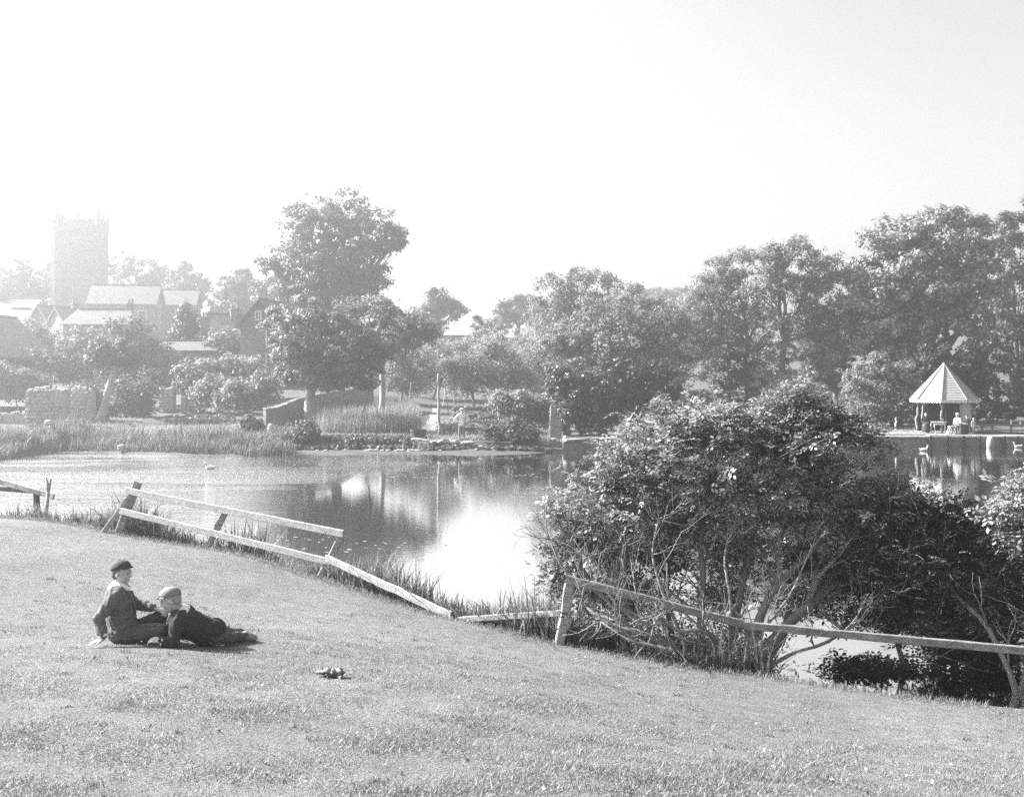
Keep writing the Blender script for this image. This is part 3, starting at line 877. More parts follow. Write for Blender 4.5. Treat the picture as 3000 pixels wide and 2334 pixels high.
# table with a pot on it, stool and draped crate in front of the summerhouse
def table():
    Yt = 63.5; z0 = GZ_F + .02; zt = EYE - (1236 - HOR) * Yt / FPX
    xa, xb = (2730 - 1500) * Yt / FPX, (2766 - 1500) * Yt / FPX
    t = thing("table", "plain wooden table standing in the open front of the summerhouse", "table", ((xa + xb) / 2, Yt, z0))
    g = Geo(); g.box(((xa + xb) / 2, Yt, zt), (xb - xa + .1, .62, .05)); g.build("table_top", M["boards"], t)
    g = Geo(); g.box(((xa + xb) / 2, Yt - .26, zt - .1), (xb - xa - .1, .03, .14)); g.build("apron", M["boards"], t)
    for x in (xa + .06, xb - .06):
        for y in (-.25, .25):
            g = Geo(); g.beam((x, Yt + y, z0), (x, Yt + y, zt - .025), .06, .06, (1, 0, 0)); g.build("leg", M["boards"], t)
    x = (2760 - 1500) * Yt / FPX
    p = thing("flower_pot", "pale flower pot standing on the summerhouse table", "pot", (x, Yt, zt + .025))
    g = Geo(); g.lathe([(.07, 0), (.11, .17), (.125, .17), (.125, .22), (.1, .22), (.09, .19)], (x, Yt, zt + .026), 14); g.build("pot", M["wood_mid"], p, True)
    V, F = clump_leaves(np.array([[x, Yt, zt + .3]]), .12, 40, .09); link("plant", make_mesh("plant", V, [F]), M["L_dark"], p)
table()
def stool(px, Y, w, h, name, label, slant=.12):
    z0 = float(far_z((px - 1500) * Y / FPX, Y)) + .035; x = (px - 1500) * Y / FPX
    t = thing(name, label, "stool", (x, Y, z0))
    g = Geo(); g.box((x, Y, z0 + h), (w, .32, .05)); g.build("seat", M["boards"], t)
    for a in (-1, 1):
        for b in (-1, 1):
            g = Geo(); g.beam((x + a * (w / 2 - .02) + a * slant, Y + b * .16, z0), (x + a * (w / 2 - .06), Y + b * .11, z0 + h - .02), .045, .045, (1, 0, 0)); g.build("leg", M["boards"], t)
stool(2790, 61.9, .42, .46, "trestle_stool", "white trestle stool in front of the summerhouse's boarded side")
def crate():
    x, Y = (2817 - 1500) * 62.2 / FPX, 62.2; z0 = float(far_z(x, Y)) + .035
    t = thing("draped_crate", "upright crate with a white cloth over its top beside the seated man", "crate", (x, Y, z0))
    g = Geo(); g.box((x, Y, z0 + .3), (.42, .4, .6)); g.build("crate", M["wood_dark"], t)
    g = Geo(); g.box((x - .02, Y - .02, z0 + .625), (.56, .46, .04)); g.box((x - .22, Y - .24, z0 + .38), (.12, .03, .5)); g.build("cloth", M["linen"], t)
crate()

# ------------------------------------------------------------------ retaining walls, railings, bollards on the far side
def retaining():
    z1 = .64
    # stone wall from the pier to the gazebo
    def wall(name, label, x0, x1, mat, cat="wall", n=18, course=.0):
        t = thing(name, label, cat, (((x0 + x1) / 2 - 1500) * 60.3 / FPX, 60.3, 0))
        A = []
        for i in range(n + 1):
            px = x0 + (x1 - x0) * i / n; u = (px - 1500) / FPX
            Yw = 60.3
            for _ in range(8): Yw = float(shoreY(u * Yw))
            A.append(np.array((u * Yw, Yw)))
        g = Geo(); V = []
        for p in A:
            for dy, z in ((-.02, -.5), (-.02, .1), (0, z1 - .1), (.35, z1 - .1), (.35, -.5)): V.append((p[0], p[1] + dy - .05, z))
        F = []
        for i in range(n):
            for j in range(4): F.append((i*5 + j, (i+1)*5 + j, (i+1)*5 + j + 1, i*5 + j + 1))
        F += [(0, 1, 2, 3, 4), tuple(n*5 + j for j in (4, 3, 2, 1, 0))]
        g.add(V, F); g.build("wall_face", M[mat], t)
        for i in range(n):
            a, b = A[i], A[i+1]; d = b - a; L = np.linalg.norm(d)
            g = Geo(); g.box(((a[0] + b[0]) / 2, (a[1] + b[1]) / 2 + .1, z1 - .05 + rng.normal(0, .008)), (L * .985, .5, .1), math.atan2(d[1], d[0]), .006); g.build("coping_stone", M["stone"], t)
        return t
    wall("retaining_wall", "low mossy stone retaining wall right of the brick pier, half hidden by the elder", 1650, 2130, "stone_dark")
    wall("retaining_wall", "plain stone retaining wall at the water's edge left of the timber piles", 2130, 2720, "stone_dark", n=20)
    # timber piling below the gazebo
    t = thing("timber_piling", "plank and post timber piling holding the bank below the summerhouse", "retaining wall", ((2860 - 1500) * 60.3 / FPX, 60.3, 0))
    px = [2723, 2773, 2820, 2868, 2940, 2978, 3040, 3110]
    Yw = 60.2
    for p in px:
        x = (p - 1500) * Yw / FPX; g = Geo(); g.beam((x, Yw - .12, -.6), (x + rng.normal(0, .02), Yw - .12, z1 + .02), .17, .15, (0, 1, 0), 4, .006); g.build("pile", M["wood_dark"], t)
    for a, b in zip(px[:-1], px[1:]):
        x0, x1 = (a - 1500) * Yw / FPX + .09, (b - 1500) * Yw / FPX - .09
        for j in range(4):
            g = Geo(); z = -.12 + .2 * j; g.beam((x0, Yw + rng.normal(0, .008), z), (x1, Yw + rng.normal(0, .008), z), .06, .19, (0, 0, 1), 3, .004); g.build("plank", M["wood_mid"], t)
    x0, x1 = (2720 - 1500) * Yw / FPX, (3120 - 1500) * Yw / FPX
    g = Geo(); g.beam((x0, Yw + .05, z1 + .02), (x1, Yw + .05, z1 + .02), .34, .06, (0, 0, 1), 6, .005); g.build("capping_plank", M["boards"], t)
retaining()
def bollard(px, py0, py1, Y, r, label, mat="stone_white"):
    a, b = P(px, py0, Y), P(px, py1, Y); h = b[2] - a[2]
    t = thing("stone_bollard", label, "bollard", a)
    g = Geo(); g.lathe([(r * 1.1, -.3), (r * 1.08, h * .5), (r, h * .72), (r * .85, h * .88), (r * .5, h * .97), (.01, h)], a, 14); g.build("bollard_stone", M[mat], t, True)
bollard(793, 1273, 1240, 60, .17, "round topped white stone bollard in front of the curved brick wall")
bollard(1657, 1313, 1275, 57.6, .17, "round topped pale stone bollard standing in the water by the brick pier", "stone")
bollard(2902, 1308, 1278, 59.7, .2, "squat pale stone bollard against the timber piling", "stone")
def railing(label, pts, Y, posts, rails, mat="wood_mid"):
    t = thing("railing", label, "fence", P(pts[0][0], pts[0][1], Y))
    for px in posts:
        X = (px - 1500) * Y / FPX; z = float(far_z(X, Y)); zt = EYE - (np.interp(px, [pts[0][0], pts[1][0]], [pts[0][1], pts[1][1]]) - HOR) * Y / FPX
        g = Geo(); g.beam((X, Y, z - .2), (X, Y, zt + .05), .1, .1, (0, 1, 0), 2, .004); g.build("post", M[mat], t)
    for dz in rails:
        a, b = P(pts[0][0], pts[0][1], Y), P(pts[1][0], pts[1][1], Y)
        g = Geo(); g.beam(a - UP * dz + (0, -.08, 0), b - UP * dz + (0, -.08, 0), .05, .09, (0, 0, 1), 5, .006); g.build("rail", M[mat], t)
railing("low wooden railing running right from the summerhouse along the bank", [(2862, 1243), (3120, 1246)], 64.4, [2878, 2908, 2962, 3015, 3080], (0, .35))
railing("short higher railing at the right edge behind the low railing", [(2960, 1233), (3120, 1233)], 70, [2964, 2990, 3050], (0, .35))

# ------------------------------------------------------------------ brick pier, curved wall, ruin, stones, tub, poles
def rock_mesh(name, sx, sy, sz, seed, n=9, m=6, rough=.14):
    r0 = np.random.default_rng(seed); g = Geo()
    g.sphere((0, 0, 0), 1, n=n, m=m); V = np.concatenate(g.V)
    V = np.sign(V) * np.abs(V) ** .62          # blocky
    V *= 1 + r0.normal(0, rough, (len(V), 1)); V *= (sx / 2, sy / 2, sz / 2)
    g.V = [V]; return g.mesh(name)

def brick_pier():
    Y = 59.0; k = Y / FPX
    x0, x1 = (1612 - 1500) * k, (1643 - 1500) * k; zb = EYE - (1292 - HOR) * k; zt = EYE - (1216 - HOR) * k; zt2 = EYE - (1190 - HOR) * k
    cx = (x0 + x1) / 2
    t = thing("brick_pier", "ruined stepped brick gate pier at the end of the garden", "pier", (cx, Y, zb))
    g = Geo(); g.box((cx, Y, (zb - .6 + zt) / 2), (x1 - x0 - .03, .5, zt - zb + .57)); g.box((cx - .14, Y, (zt + zt2) / 2 - .01), (.24, .4, zt2 - zt)); g.build("core", M["mortar"], t)
    gm = Geo(); gm.box((0, 0, 0), (.215, .105, .064), 0, .003); bm_ = gm.mesh("brick"); bm_.materials.append(M["brick"])
    gm = Geo(); gm.box((0, 0, 0), (.105, .215, .064), 0, .003); bh = gm.mesh("brick"); bh.materials.append(M["brick"])
    def put(me, p):
        o = link("brick", me, None, t); o.location = p; o.rotation_euler.z = rng.normal(0, .015)
    z = zb - .3; row = 0
    while z < zt2 - .03:
        if z < zt - .02: xa, xb, dep = x0, x1, .5
        else: xa, xb, dep = cx - .28, cx + .0, .42
        w = xb - xa; nb = max(1, round(w / .228)); step = w / nb
        for i in range(nb):
            put(bm_, (xa + (i + .5) * step + (.04 if row % 2 else -.02), Y - dep / 2 + .035, z + .032))
        for s in (xa + .035, xb - .035):
            for j in range(2): put(bh, (s, Y - dep / 2 + .2 + j * .225, z + .032))
        z += .0755; row += 1
    g = Geo(); p0, p1 = P(1604, 1290, 58.55), P(1615, 1205, 58.62)
    tt = thing("leaning_plank", "weathered plank leaning against the left side of the brick pier", "plank", p0)
    g.beam(p0, p1, .03, .13, (0, 1, 0), 5, .006); g.build("plank", M["wood_pale"], tt)
brick_pier()

def curved_wall():
    pts = [(775, 1268, 1198, 61.5), (800, 1264, 1196, 62), (822, 1260, 1190, 63), (845, 1255, 1180, 64.5), (870, 1250, 1170, 66.5), (900, 1245, 1163, 68.5), (960, 1236, 1150, 72), (1040, 1225, 1140, 76), (1090, 1220, 1134, 79)]
    t = thing("curved_brick_wall", "curved old brick garden wall with pale coping behind the lime trunk", "wall", P(*pts[0][:2], pts[0][3]))
    def ctr(f):
        i = min(int(f), len(pts) - 2); u = f - i
        a, b = np.array(pts[i], float), np.array(pts[i+1], float); q = a + (b - a) * u
        base = far_pt(q[0], q[3]); top = EYE - (q[2] - HOR) * q[3] / FPX
        return base, top
    n = 48; V = []; L = []
    for i in range(n + 1):
        b, z = ctr(i / n * (len(pts) - 1)); L.append((b, z))
    for i, (b, z) in enumerate(L):
        a0 = L[max(i - 1, 0)][0]; a1 = L[min(i + 1, n)][0]; d = unit((a1 - a0) * (1, 1, 0)); nn = np.array((d[1], -d[0], 0)) * .14
        V += [b + nn - UP * .4, np.array((b[0], b[1], z)) + nn, np.array((b[0], b[1], z)) - nn, b - nn - UP * .4]
    F = []
    for i in range(n):
        for j in range(3): F.append((i*4 + j, i*4 + 4 + j, i*4 + 5 + j, i*4 + 1 + j))
    F += [(0, 1, 2, 3), (n*4 + 3, n*4 + 2, n*4 + 1, n*4)]
    g = Geo(); g.add(V, F)
    m, nt, out = nodes_of("brick_courses")
    b_ = nt.nodes.new("ShaderNodeBsdfPrincipled"); b_.inputs["Roughness"].default_value = .9
    br = nt.nodes.new("ShaderNodeTexBrick"); br.inputs["Scale"].default_value = 1
    br.inputs["Color1"].default_value = (.2, .2, .2, 1); br.inputs["Color2"].default_value = (.13, .13, .13, 1); br.inputs["Mortar"].default_value = (.26, .26, .26, 1)
    br.inputs["Brick Width"].default_value = .23; br.inputs["Row Height"].default_value = .076; br.inputs["Mortar Size"].default_value = .008
    tc = nt.nodes.new("ShaderNodeTexCoord"); sp = nt.nodes.new("ShaderNodeSeparateXYZ"); cb = nt.nodes.new("ShaderNodeCombineXYZ")
    ad = nt.nodes.new("ShaderNodeMath"); ad.operation = 'ADD'
    nt.links.new(tc.outputs["Object"], sp.inputs[0]); nt.links.new(sp.outputs[0], ad.inputs[0]); nt.links.new(sp.outputs[1], ad.inputs[1])
    nt.links.new(ad.outputs[0], cb.inputs[0]); nt.links.new(sp.outputs[2], cb.inputs[1]); nt.links.new(cb.outputs[0], br.inputs["Vector"])
    nt.links.new(br.outputs[0], b_.inputs["Base Color"])
    bp = nt.nodes.new("ShaderNodeBump"); bp.inputs["Strength"].default_value = .5; bp.inputs["Distance"].default_value = .01; bp.invert = True
    nt.links.new(br.outputs["Fac"], bp.inputs["Height"]); nt.links.new(bp.outputs[0], b_.inputs["Normal"]); nt.links.new(b_.outputs[0], out.inputs[0])
    g.build("brickwork", m, t)
    for i in range(n):
        a, b = L[i], L[i+1]; d = (b[0] - a[0])
        g = Geo(); c = (a[0] + b[0]) / 2; c = np.array((c[0], c[1], (a[1] + b[1]) / 2 + .03))
        g.box(c, (np.linalg.norm(d[:2]) * .97, .36, .08), math.atan2(d[1], d[0]), .008); g.build("coping_stone", M["stone"], t)
curved_wall()

def ruin():
    # flint and stone ruin at the far left: two stubs with separate stones
    def stub(label, px0, px1, py0, pytop, Y, dep=.7, mat="mortar"):
        k = Y / FPX; x0, x1 = (px0 - 1500) * k, (px1 - 1500) * k; zb = float(far_z((x0 + x1) / 2, Y)); zt = EYE - (pytop - HOR) * k
        t = thing("ruined_wall", label, "wall", ((x0 + x1) / 2, Y, zb))
        rows = int((zt - zb) / .24); cols = max(2, int((x1 - x0) / .36))
        hc = np.clip(np.cumsum(rng.normal(0, .09, cols)), -.5, .12) * (zt - zb) * .55; hc -= hc.max() - .05
        g = Geo(); cw = (x1 - x0) / cols
        for c in range(cols): g.box((x0 + (c + .5) * cw, Y + rng.normal(0, .02), (zb - .4 + zt + hc[c]) / 2), (cw * 1.02, dep - .02 * (c % 2), zt + hc[c] - zb + .38))
        g.build("core", M[mat], t)
        ms = [rock_mesh("stone", .3, .22, .19, s) for s in range(5)]
        for me in ms: me.materials.append(M["stone"])
        for r in range(rows):
            for c in range(cols):
                if rng.random() < .25 or .1 + r * .24 > zt + hc[c] - zb: continue
                o = link("stone", ms[rng.integers(5)], None, t)
                o.location = (x0 + (c + .5 + .3 * (r % 2) + rng.normal(0, .06)) * (x1 - x0) / (cols + .3), Y - dep / 2 - .02 + rng.normal(0, .02), zb + .1 + r * .24 + rng.normal(0, .02))
                o.rotation_euler = (rng.normal(0, .1), rng.normal(0, .12), rng.normal(0, .15) + (math.pi if rng.random() < .5 else 0))
                o.scale = (rng.uniform(.6, 1.7), 1.0, rng.uniform(.55, 1.15))
        for c in range(cols):
            o = link("stone", ms[rng.integers(5)], None, t)
            o.location = (x0 + (c + .5) * (x1 - x0) / cols, Y + rng.normal(0, .15), zt + hc[c] + .03 + rng.normal(0, .05)); o.rotation_euler = (0, rng.normal(0, .2), rng.uniform(0, 3)); o.scale = (1.3,) * 3
    stub("crumbling flint wall stub with loose stones on top at the far left", 82, 200, 1245, 1138, 66)
    stub("plastered ruined wall with a tapering broken end left of the leaning tree", 205, 275, 1232, 1142, 69)
    stub("broken pale wall fragment half buried in ivy right of the leaning tree", 470, 512, 1195, 1140, 80)
    stub("low square wall fragment among bushes beside the broken pale wall", 535, 578, 1185, 1128, 84)
    stub("low rubble wall running off the left edge behind the reeds", -60, 78, 1250, 1212, 68, .5)
ruin()

def dry_stone_wall():
    Y = 56.35; t = thing("dry_stone_wall", "tumbledown dry stone wall of pale slabs below the standing man", "wall", P(1350, 1318, Y))
    g = Geo(); a, b = P(1258, 1318, Y + .25), P(1500, 1318, Y + .25)
    g.box(((a[0] + b[0]) / 2, Y + .42, .3), (b[0] - a[0], .5, .48), 0, .02); g.build("earth_core", M["soil"], t)
    ms = [rock_mesh("stone", 1, 1, 1, 20 + s, rough=.09) for s in range(6)]
    for me in ms: me.materials.append(M["stone"])
    def put(px, py, wpx, hpx, rot=0):
        o = link("stone", ms[rng.integers(6)], None, t); k = Y / FPX
        p = P(px, py, Y + rng.normal(0, .03)); o.location = p; o.rotation_euler = (0, R(rot), rng.normal(0, .12)); o.scale = (wpx * k, .38 * rng.uniform(.8, 1.2), hpx * k)
    for px, py, w, h, r in [(1222, 1286, 34, 6, 3), (1245, 1290, 22, 6, 6), (1270, 1294, 22, 6, -4), (1289, 1294, 14, 10, -12), (1303, 1291, 16, 14, -3), (1330, 1294, 34, 13, -2), (1367, 1296, 38, 8, -4),
                            (1232, 1302, 16, 7, 5), (1250, 1301, 18, 6, -4), (1265, 1302, 14, 8, 8), (1245, 1311, 14, 10, 0), (1262, 1311, 16, 12, 0), (1281, 1312, 16, 10, 0), (1297, 1309, 14, 14, 0), (1316, 1312, 28, 12, 0), (1340, 1313, 14, 11, 0),
                            (1355, 1309, 18, 14, 0), (1373, 1310, 18, 13, 5), (1392, 1312, 20, 10, -6), (1310, 1303, 16, 5, 4), (1332, 1304, 20, 5, -3), (1350, 1302, 14, 5, 5), (1386, 1303, 16, 8, -10), (1228, 1311, 12, 8, 0), (1410, 1310, 16, 12, 0), (1425, 1312, 14, 10, 0)]:
        put(px, py, w, h, r)
    # two props holding up the end slab
    for px in (1212, 1182):
        tt = thing("prop_stake", "short stake propping the loose end slab of the dry stone wall" if px == 1212 else "short pale stake in the bank left of the stone slabs", "stake", P(px, 1315, Y - .1))
        g = Geo(); g.beam(P(px - 2, 1318, Y - .1), P(px + 1, 1288, Y - .05), .07, .07, (0, 1, 0), 3, .006); g.build("stake", M["wood_pale"], tt)
    # boulders near the pier
    tb = [(1582, 1293, 20, 18), (1600, 1297, 26, 16), (1552, 1311, 24, 12), (1590, 1306, 20, 12), (1620, 1287, 22, 8), (1570, 1285, 14, 7), (1632, 1290, 10, 7), (1561, 1301, 12, 9)]
    for i, (px, py, w, h) in enumerate(tb):
        o = link("boulder", rock_mesh("boulder", w * .0194, .4, h * .0194, 50 + i, 11, 8, .1), M["stone"]); o.location = P(px, py, 57.6)
        tag(o, ["largest pale boulder heaped below the brick pier", "rounded pale boulder right in the heap below the pier", "grey boulder at the mud's edge under the bushy bank", "boulder at the water side of the heap by the pier", "flat stone slab against the pier's foot",
                "small stone on top of the heap left of the pier", "brick sized stone fallen at the pier's right foot", "small boulder at the left end of the heap"][i], "boulder", "boulders below the pier")
    spots = [(825, 1256, 30, 10), (858, 1256, 26, 5), (835, 1268, 24, 8), (1060, 1283, 16, 6), (1072, 1290, 14, 5), (1034, 1282, 14, 5), (1135, 1271, 12, 5), (1174, 1272, 12, 7), (1108, 1292, 10, 6), (1196, 1276, 10, 7), (1080, 1311, 30, 5), (1102, 1313, 16, 5),
             (1172, 1309, 22, 6), (1180, 1316, 16, 5), (1137, 1316, 14, 5), (1205, 1318, 26, 6), (1225, 1319, 18, 5), (1010, 1318, 12, 4), (955, 1316, 12, 4), (930, 1313, 10, 4), (1290, 1322, 10, 4), (1395, 1326, 9, 5), (1450, 1325, 9, 4), (1487, 1322, 10, 4), (1160, 1322, 12, 4), (1120, 1324, 12, 4)]
    for i, (px, py, w, h) in enumerate(spots):
        Ys = 56.0 if py > 1300 else (57.8 if py > 1278 else 59.5)
        X = (px - 1500) * Ys / FPX; 
        o = link("shore_stone", rock_mesh("shore_stone", w * .019, .3, h * .021, 80 + i, 9, 6, .12), M["stone"]); o.location = (X, Ys, float(far_z(X, Ys)) + h * .008)
        grp = 0 if px < 870 else 1 if py < 1300 else 2
        same = sorted(q[0] for q in spots if (0 if q[0] < 870 else 1 if q[1] < 1300 else 2) == grp); k_ = same.index(px)
        if grp == 0: lab = ["largest pale block of stone lying by the lime trunk", "grey block lying lowest of the three by the lime trunk", "thin flat slab lying right of the blocks by the lime trunk"][[825, 835, 858].index(px)]
        else:
            od = ["leftmost", "second from left", "third from left", "fourth from left", "fifth from left", "sixth from left", "seventh from left", "eighth from left", "eighth from right", "seventh from right", "sixth from right", "fifth from right", "fourth from right", "third from right", "second from right", "rightmost"]
            if grp == 1: od = od[:len(same) - 1] + ["rightmost"]
            lab = od[k_] + (" of the loose pale stones on the grassy bank left of the tub" if grp == 1 else " of the flat loose stones along the muddy shore")
        tag(o, lab, "stone", ["stones by the lime", "stones on the bank", "stones on the muddy shore"][grp])
    for i, (px, py, r, lab) in enumerate([(142, 1238, 9, "round white stone ball in the reeds by the flint wall"), (638, 1312, 9, "round pale boulder at the foot of the reeds"), (623, 1322, 7, "smaller boulder beside the round pale one at the reeds' foot"), (355, 1310, 9, "half sunk pale stone under the left reeds")]):
        Ys = 58.0 if i == 0 else 56.2
        o = link("boulder", rock_mesh("boulder", r * .04, r * .04, r * .036, 130 + i, 12, 9, .04), M["stone_white"]); o.location = P(px, py, Ys)
        tag(o, lab, "boulder")
dry_stone_wall()

def tub():
    Y = 58.6; k = Y / FPX; c = far_pt(1225, Y); w = 24 * k; h = 27 * k
    t = thing("wooden_tub", "dark round wooden tub standing beside the garden path", "tub", c)
    g = Geo(); n = 22
    for i in range(n):
        a0, a1 = 2 * math.pi * i / n, 2 * math.pi * (i + .94) / n
        V = []
        for z, r in ((0, w * .84), (h, w)):
            for rr in (r - .035, r):
                for a in (a0, a1): V.append((c[0] + rr * math.cos(a), c[1] + rr * math.sin(a), c[2] + z))
        g = Geo(); g.add(V, [(0, 1, 3, 2), (4, 6, 7, 5), (2, 3, 7, 6), (0, 4, 5, 1), (0, 2, 6, 4), (1, 5, 7, 3)]); g.build("stave", M["wood_dark"], t)
    for z in (.2, .8):
        r = w * (.84 + .16 * z) + .012; g = Geo()
        g.tube([(c[0] + r * math.cos(a), c[1] + r * math.sin(a), c[2] + h * z) for a in np.linspace(0, 2 * math.pi, 29)], np.full(29, .018), 6); g.build("hoop", M["wood_dark"], t)
    g = Geo(); g.lathe([(w * .8, .05), (w * .8, .08)], c, 20); g.build("base", M["wood_dark"], t)
tub()

def pole(px0, py0, px1, py1, Y, r, label, mat="wood_pale", fork=None):
    a, b = P(px0, py0, Y), P(px1, py1, Y)
    t = thing("garden_pole", label, "pole", a)
    n = 9; pts = [a + (b - a) * i / (n - 1) + (rng.normal(0, r * .4, 3) if 0 < i < n - 1 else 0) for i in range(n)]
    g = Geo(); g.tube(pts, np.linspace(r * 1.15, r * .75, n), 8); g.build("shaft", M[mat], t, True)
    if fork:
        g = Geo(); q = a + (b - a) * fork[0]; g.tube([q, q + np.array((fork[1], 0, fork[2]))], [r * .7, r * .35], 6); g.build("side_branch", M[mat], t)
pole(1287, 1275, 1285, 1094, 59.6, .085, "tall thick clothes-line pole standing beside the path", fork=(.78, -.12, .25))
pole(1050, 1236, 1083, 1140, 66, .09, "stout pole leaning right among the tall reeds of the plot")
pole(1313, 1206, 1304, 1128, 88, .045, "thin pole leaning left behind the clothes-line pole")
pole(1333, 1195, 1327, 1103, 100, .07, "short pale pole standing behind among the apple trees")
pole(1196, 1212, 1204, 1120, 86, .05, "slim bean pole at the right of the tall reeds")
pole(1462, 1222, 1456, 1185, 78, .05, "white painted short post among the garden rows", "white_paint")
pole(1508, 1205, 1512, 1160, 92, .05, "small pale post at the back of the garden")
pole(2624, 1250, 2626, 1223, 66, .05, "short white post on the grass left of the summerhouse", "white_paint")
pole(2060, 1262, 2040, 1218, 62, .08, "dark prop leaning under the laurel by the drive", "wood_dark")
def clothes_line():
    a = P(1286, 1195, 59.6); b = P(1420, 1190, 66); c_ = P(1570, 1172, 70)
    tt = np.linspace(0, 1, 20)[:, None]; pts = (1 - tt) ** 2 * a + 2 * tt * (1 - tt) * (b - UP * .25) + tt ** 2 * c_
    g = Geo(); g.tube(pts, np.full(20, .012), 5); o = g.build("clothes_line", M["rope"]); tag(o, "pale rope line running right from the tall pole across the garden", "rope")
    a = P(1287, 1165, 59.6); b = P(1304, 1128, 88); pts = (1 - tt) * a + tt * b - UP * (4 * tt * (1 - tt)) * 1.1
    g = Geo(); g.tube(pts, np.full(20, .014), 5); o = g.build("clothes_line", M["rope"]); tag(o, "slack rope looping between the tall pole and the thin pole", "rope")
clothes_line()
# ------------------------------------------------------------------ people
def remesh(g, voxel, smooth=4):
    me = g.mesh("tmp"); o = bpy.data.objects.new("tmp", me); COL.objects.link(o)
    m = o.modifiers.new("r", 'REMESH'); m.mode = 'VOXEL'; m.voxel_size = voxel; m.use_smooth_shade = True
    if smooth:
        s = o.modifiers.new("s", 'SMOOTH'); s.iterations = smooth; s.factor = .5
    dg = bpy.context.evaluated_depsgraph_get(); dg.update()
    res = bpy.data.meshes.new_from_object(o.evaluated_get(dg))
    bpy.data.objects.remove(o); bpy.data.meshes.remove(me)
    return res

def wrinkle(me, amp, freq, seed=0, axis=None):
    n = len(me.vertices); co = np.empty(n * 3, np.float32); no = np.empty(n * 3, np.float32)
    me.vertices.foreach_get("co", co); me.vertex_normals.foreach_get("vector", no)
    co = co.reshape(-1, 3); no = no.reshape(-1, 3); q = (co - co.mean(0)) * freq
    w = np.sin(q[:, 2] * 1.3 + 2.1 * np.sin(q[:, 0] * .7 + seed) + q[:, 0] * .9) * np.sin(q[:, 0] * .8 - q[:, 1] * 1.1 + seed + 1.5 * np.sin(q[:, 2] * .6))
    w2 = np.sin(q[:, 2] * 2.9 + q[:, 0] * 2.1 + 2 * np.sin(q[:, 1] * 1.7 + seed))
    co = co + no * (amp * (w + .45 * w2))[:, None]
    me.vertices.foreach_set("co", co.astype(np.float32).ravel()); me.update()
    return me

def head_geo(g, c, f, u, k=1.0):
    c, f, u = np.asarray(c, float), unit(f), unit(u); s = np.cross(f, u); u = np.cross(s, f)
    g.ell(c + (u * .030 - f * .012) * k, (f * .097 * k, s * .076 * k, u * .088 * k), 20, 14)
    g.ell(c + (-u * .040 + f * .026) * k, (f * .066 * k, s * .058 * k, u * .074 * k), 18, 12)
    g.capsule(c + (-u * .098 + f * .060) * k, .022 * k, c + (-u * .085 + f * .02) * k, .04 * k, 12)
    g.capsule(c + (f * .090 + u * .004) * k, .008 * k, c + (f * .106 - u * .026) * k, .0125 * k, 10)
    g.capsule(c + (f * .082 + u * .022 + s * .03) * k, .012 * k, c + (f * .082 + u * .022 - s * .03) * k, .012 * k, 8)
    g.capsule(c + (f * .083 - u * .058 + s * .016) * k, .0085 * k, c + (f * .083 - u * .058 - s * .016) * k, .0085 * k, 8)
    for q in (-1, 1):
        g.ell(c + (s * .077 * q - u * .012 - f * .012) * k, (unit(f + s * q * .35) * .019 * k, s * .009 * k, u * .032 * k), 10, 8)
        g.ell(c + (s * .04 * q - u * .03 + f * .062) * k, (f * .02 * k, s * .022 * k, u * .022 * k), 10, 8)

def hand_geo(g, w, d, n, curl=.35, k=1.0, thumb=1, spread=.22):
    """w wrist, d pointing along the hand, n back-of-hand normal; thumb = +1/-1 side"""
    d, n = unit(d), unit(n); s = unit(np.cross(d, n)); n = np.cross(s, d)
    w = np.asarray(w, float)
    for a in (-1.5, -.5, .5, 1.5):
        g.capsule(w + s * a * .011 * k, .014 * k, w + (d * .075 + s * a * .017) * k, .0115 * k, 10)
    Ls = (.032, .037, .035, .027)
    for i, a in enumerate((-1.5, -.5, .5, 1.5)):
        if thumb > 0: a = -a
        p = w + (d * .078 + s * a * .0185) * k; dd = unit(d + s * a * spread * .3); r = .0088 * k
        for j in range(3):
            ang = curl * (.6 + .55 * j); dd2 = unit(dd * math.cos(ang) - n * math.sin(ang)); L = Ls[i] * (1 - .2 * j) * k
            q = p + dd2 * L; g.capsule(p, r, q, r * .9, 9); p = q; r *= .9
    p = w + (d * .02 + s * thumb * .024) * k
    q = p + (d * .035 + s * thumb * .026 - n * .008) * k; g.capsule(p, .0135 * k, q, .0105 * k, 10)
    g.capsule(q, .0105 * k, q + (d * .03 + s * thumb * .006 - n * .01) * k, .0085 * k, 9)

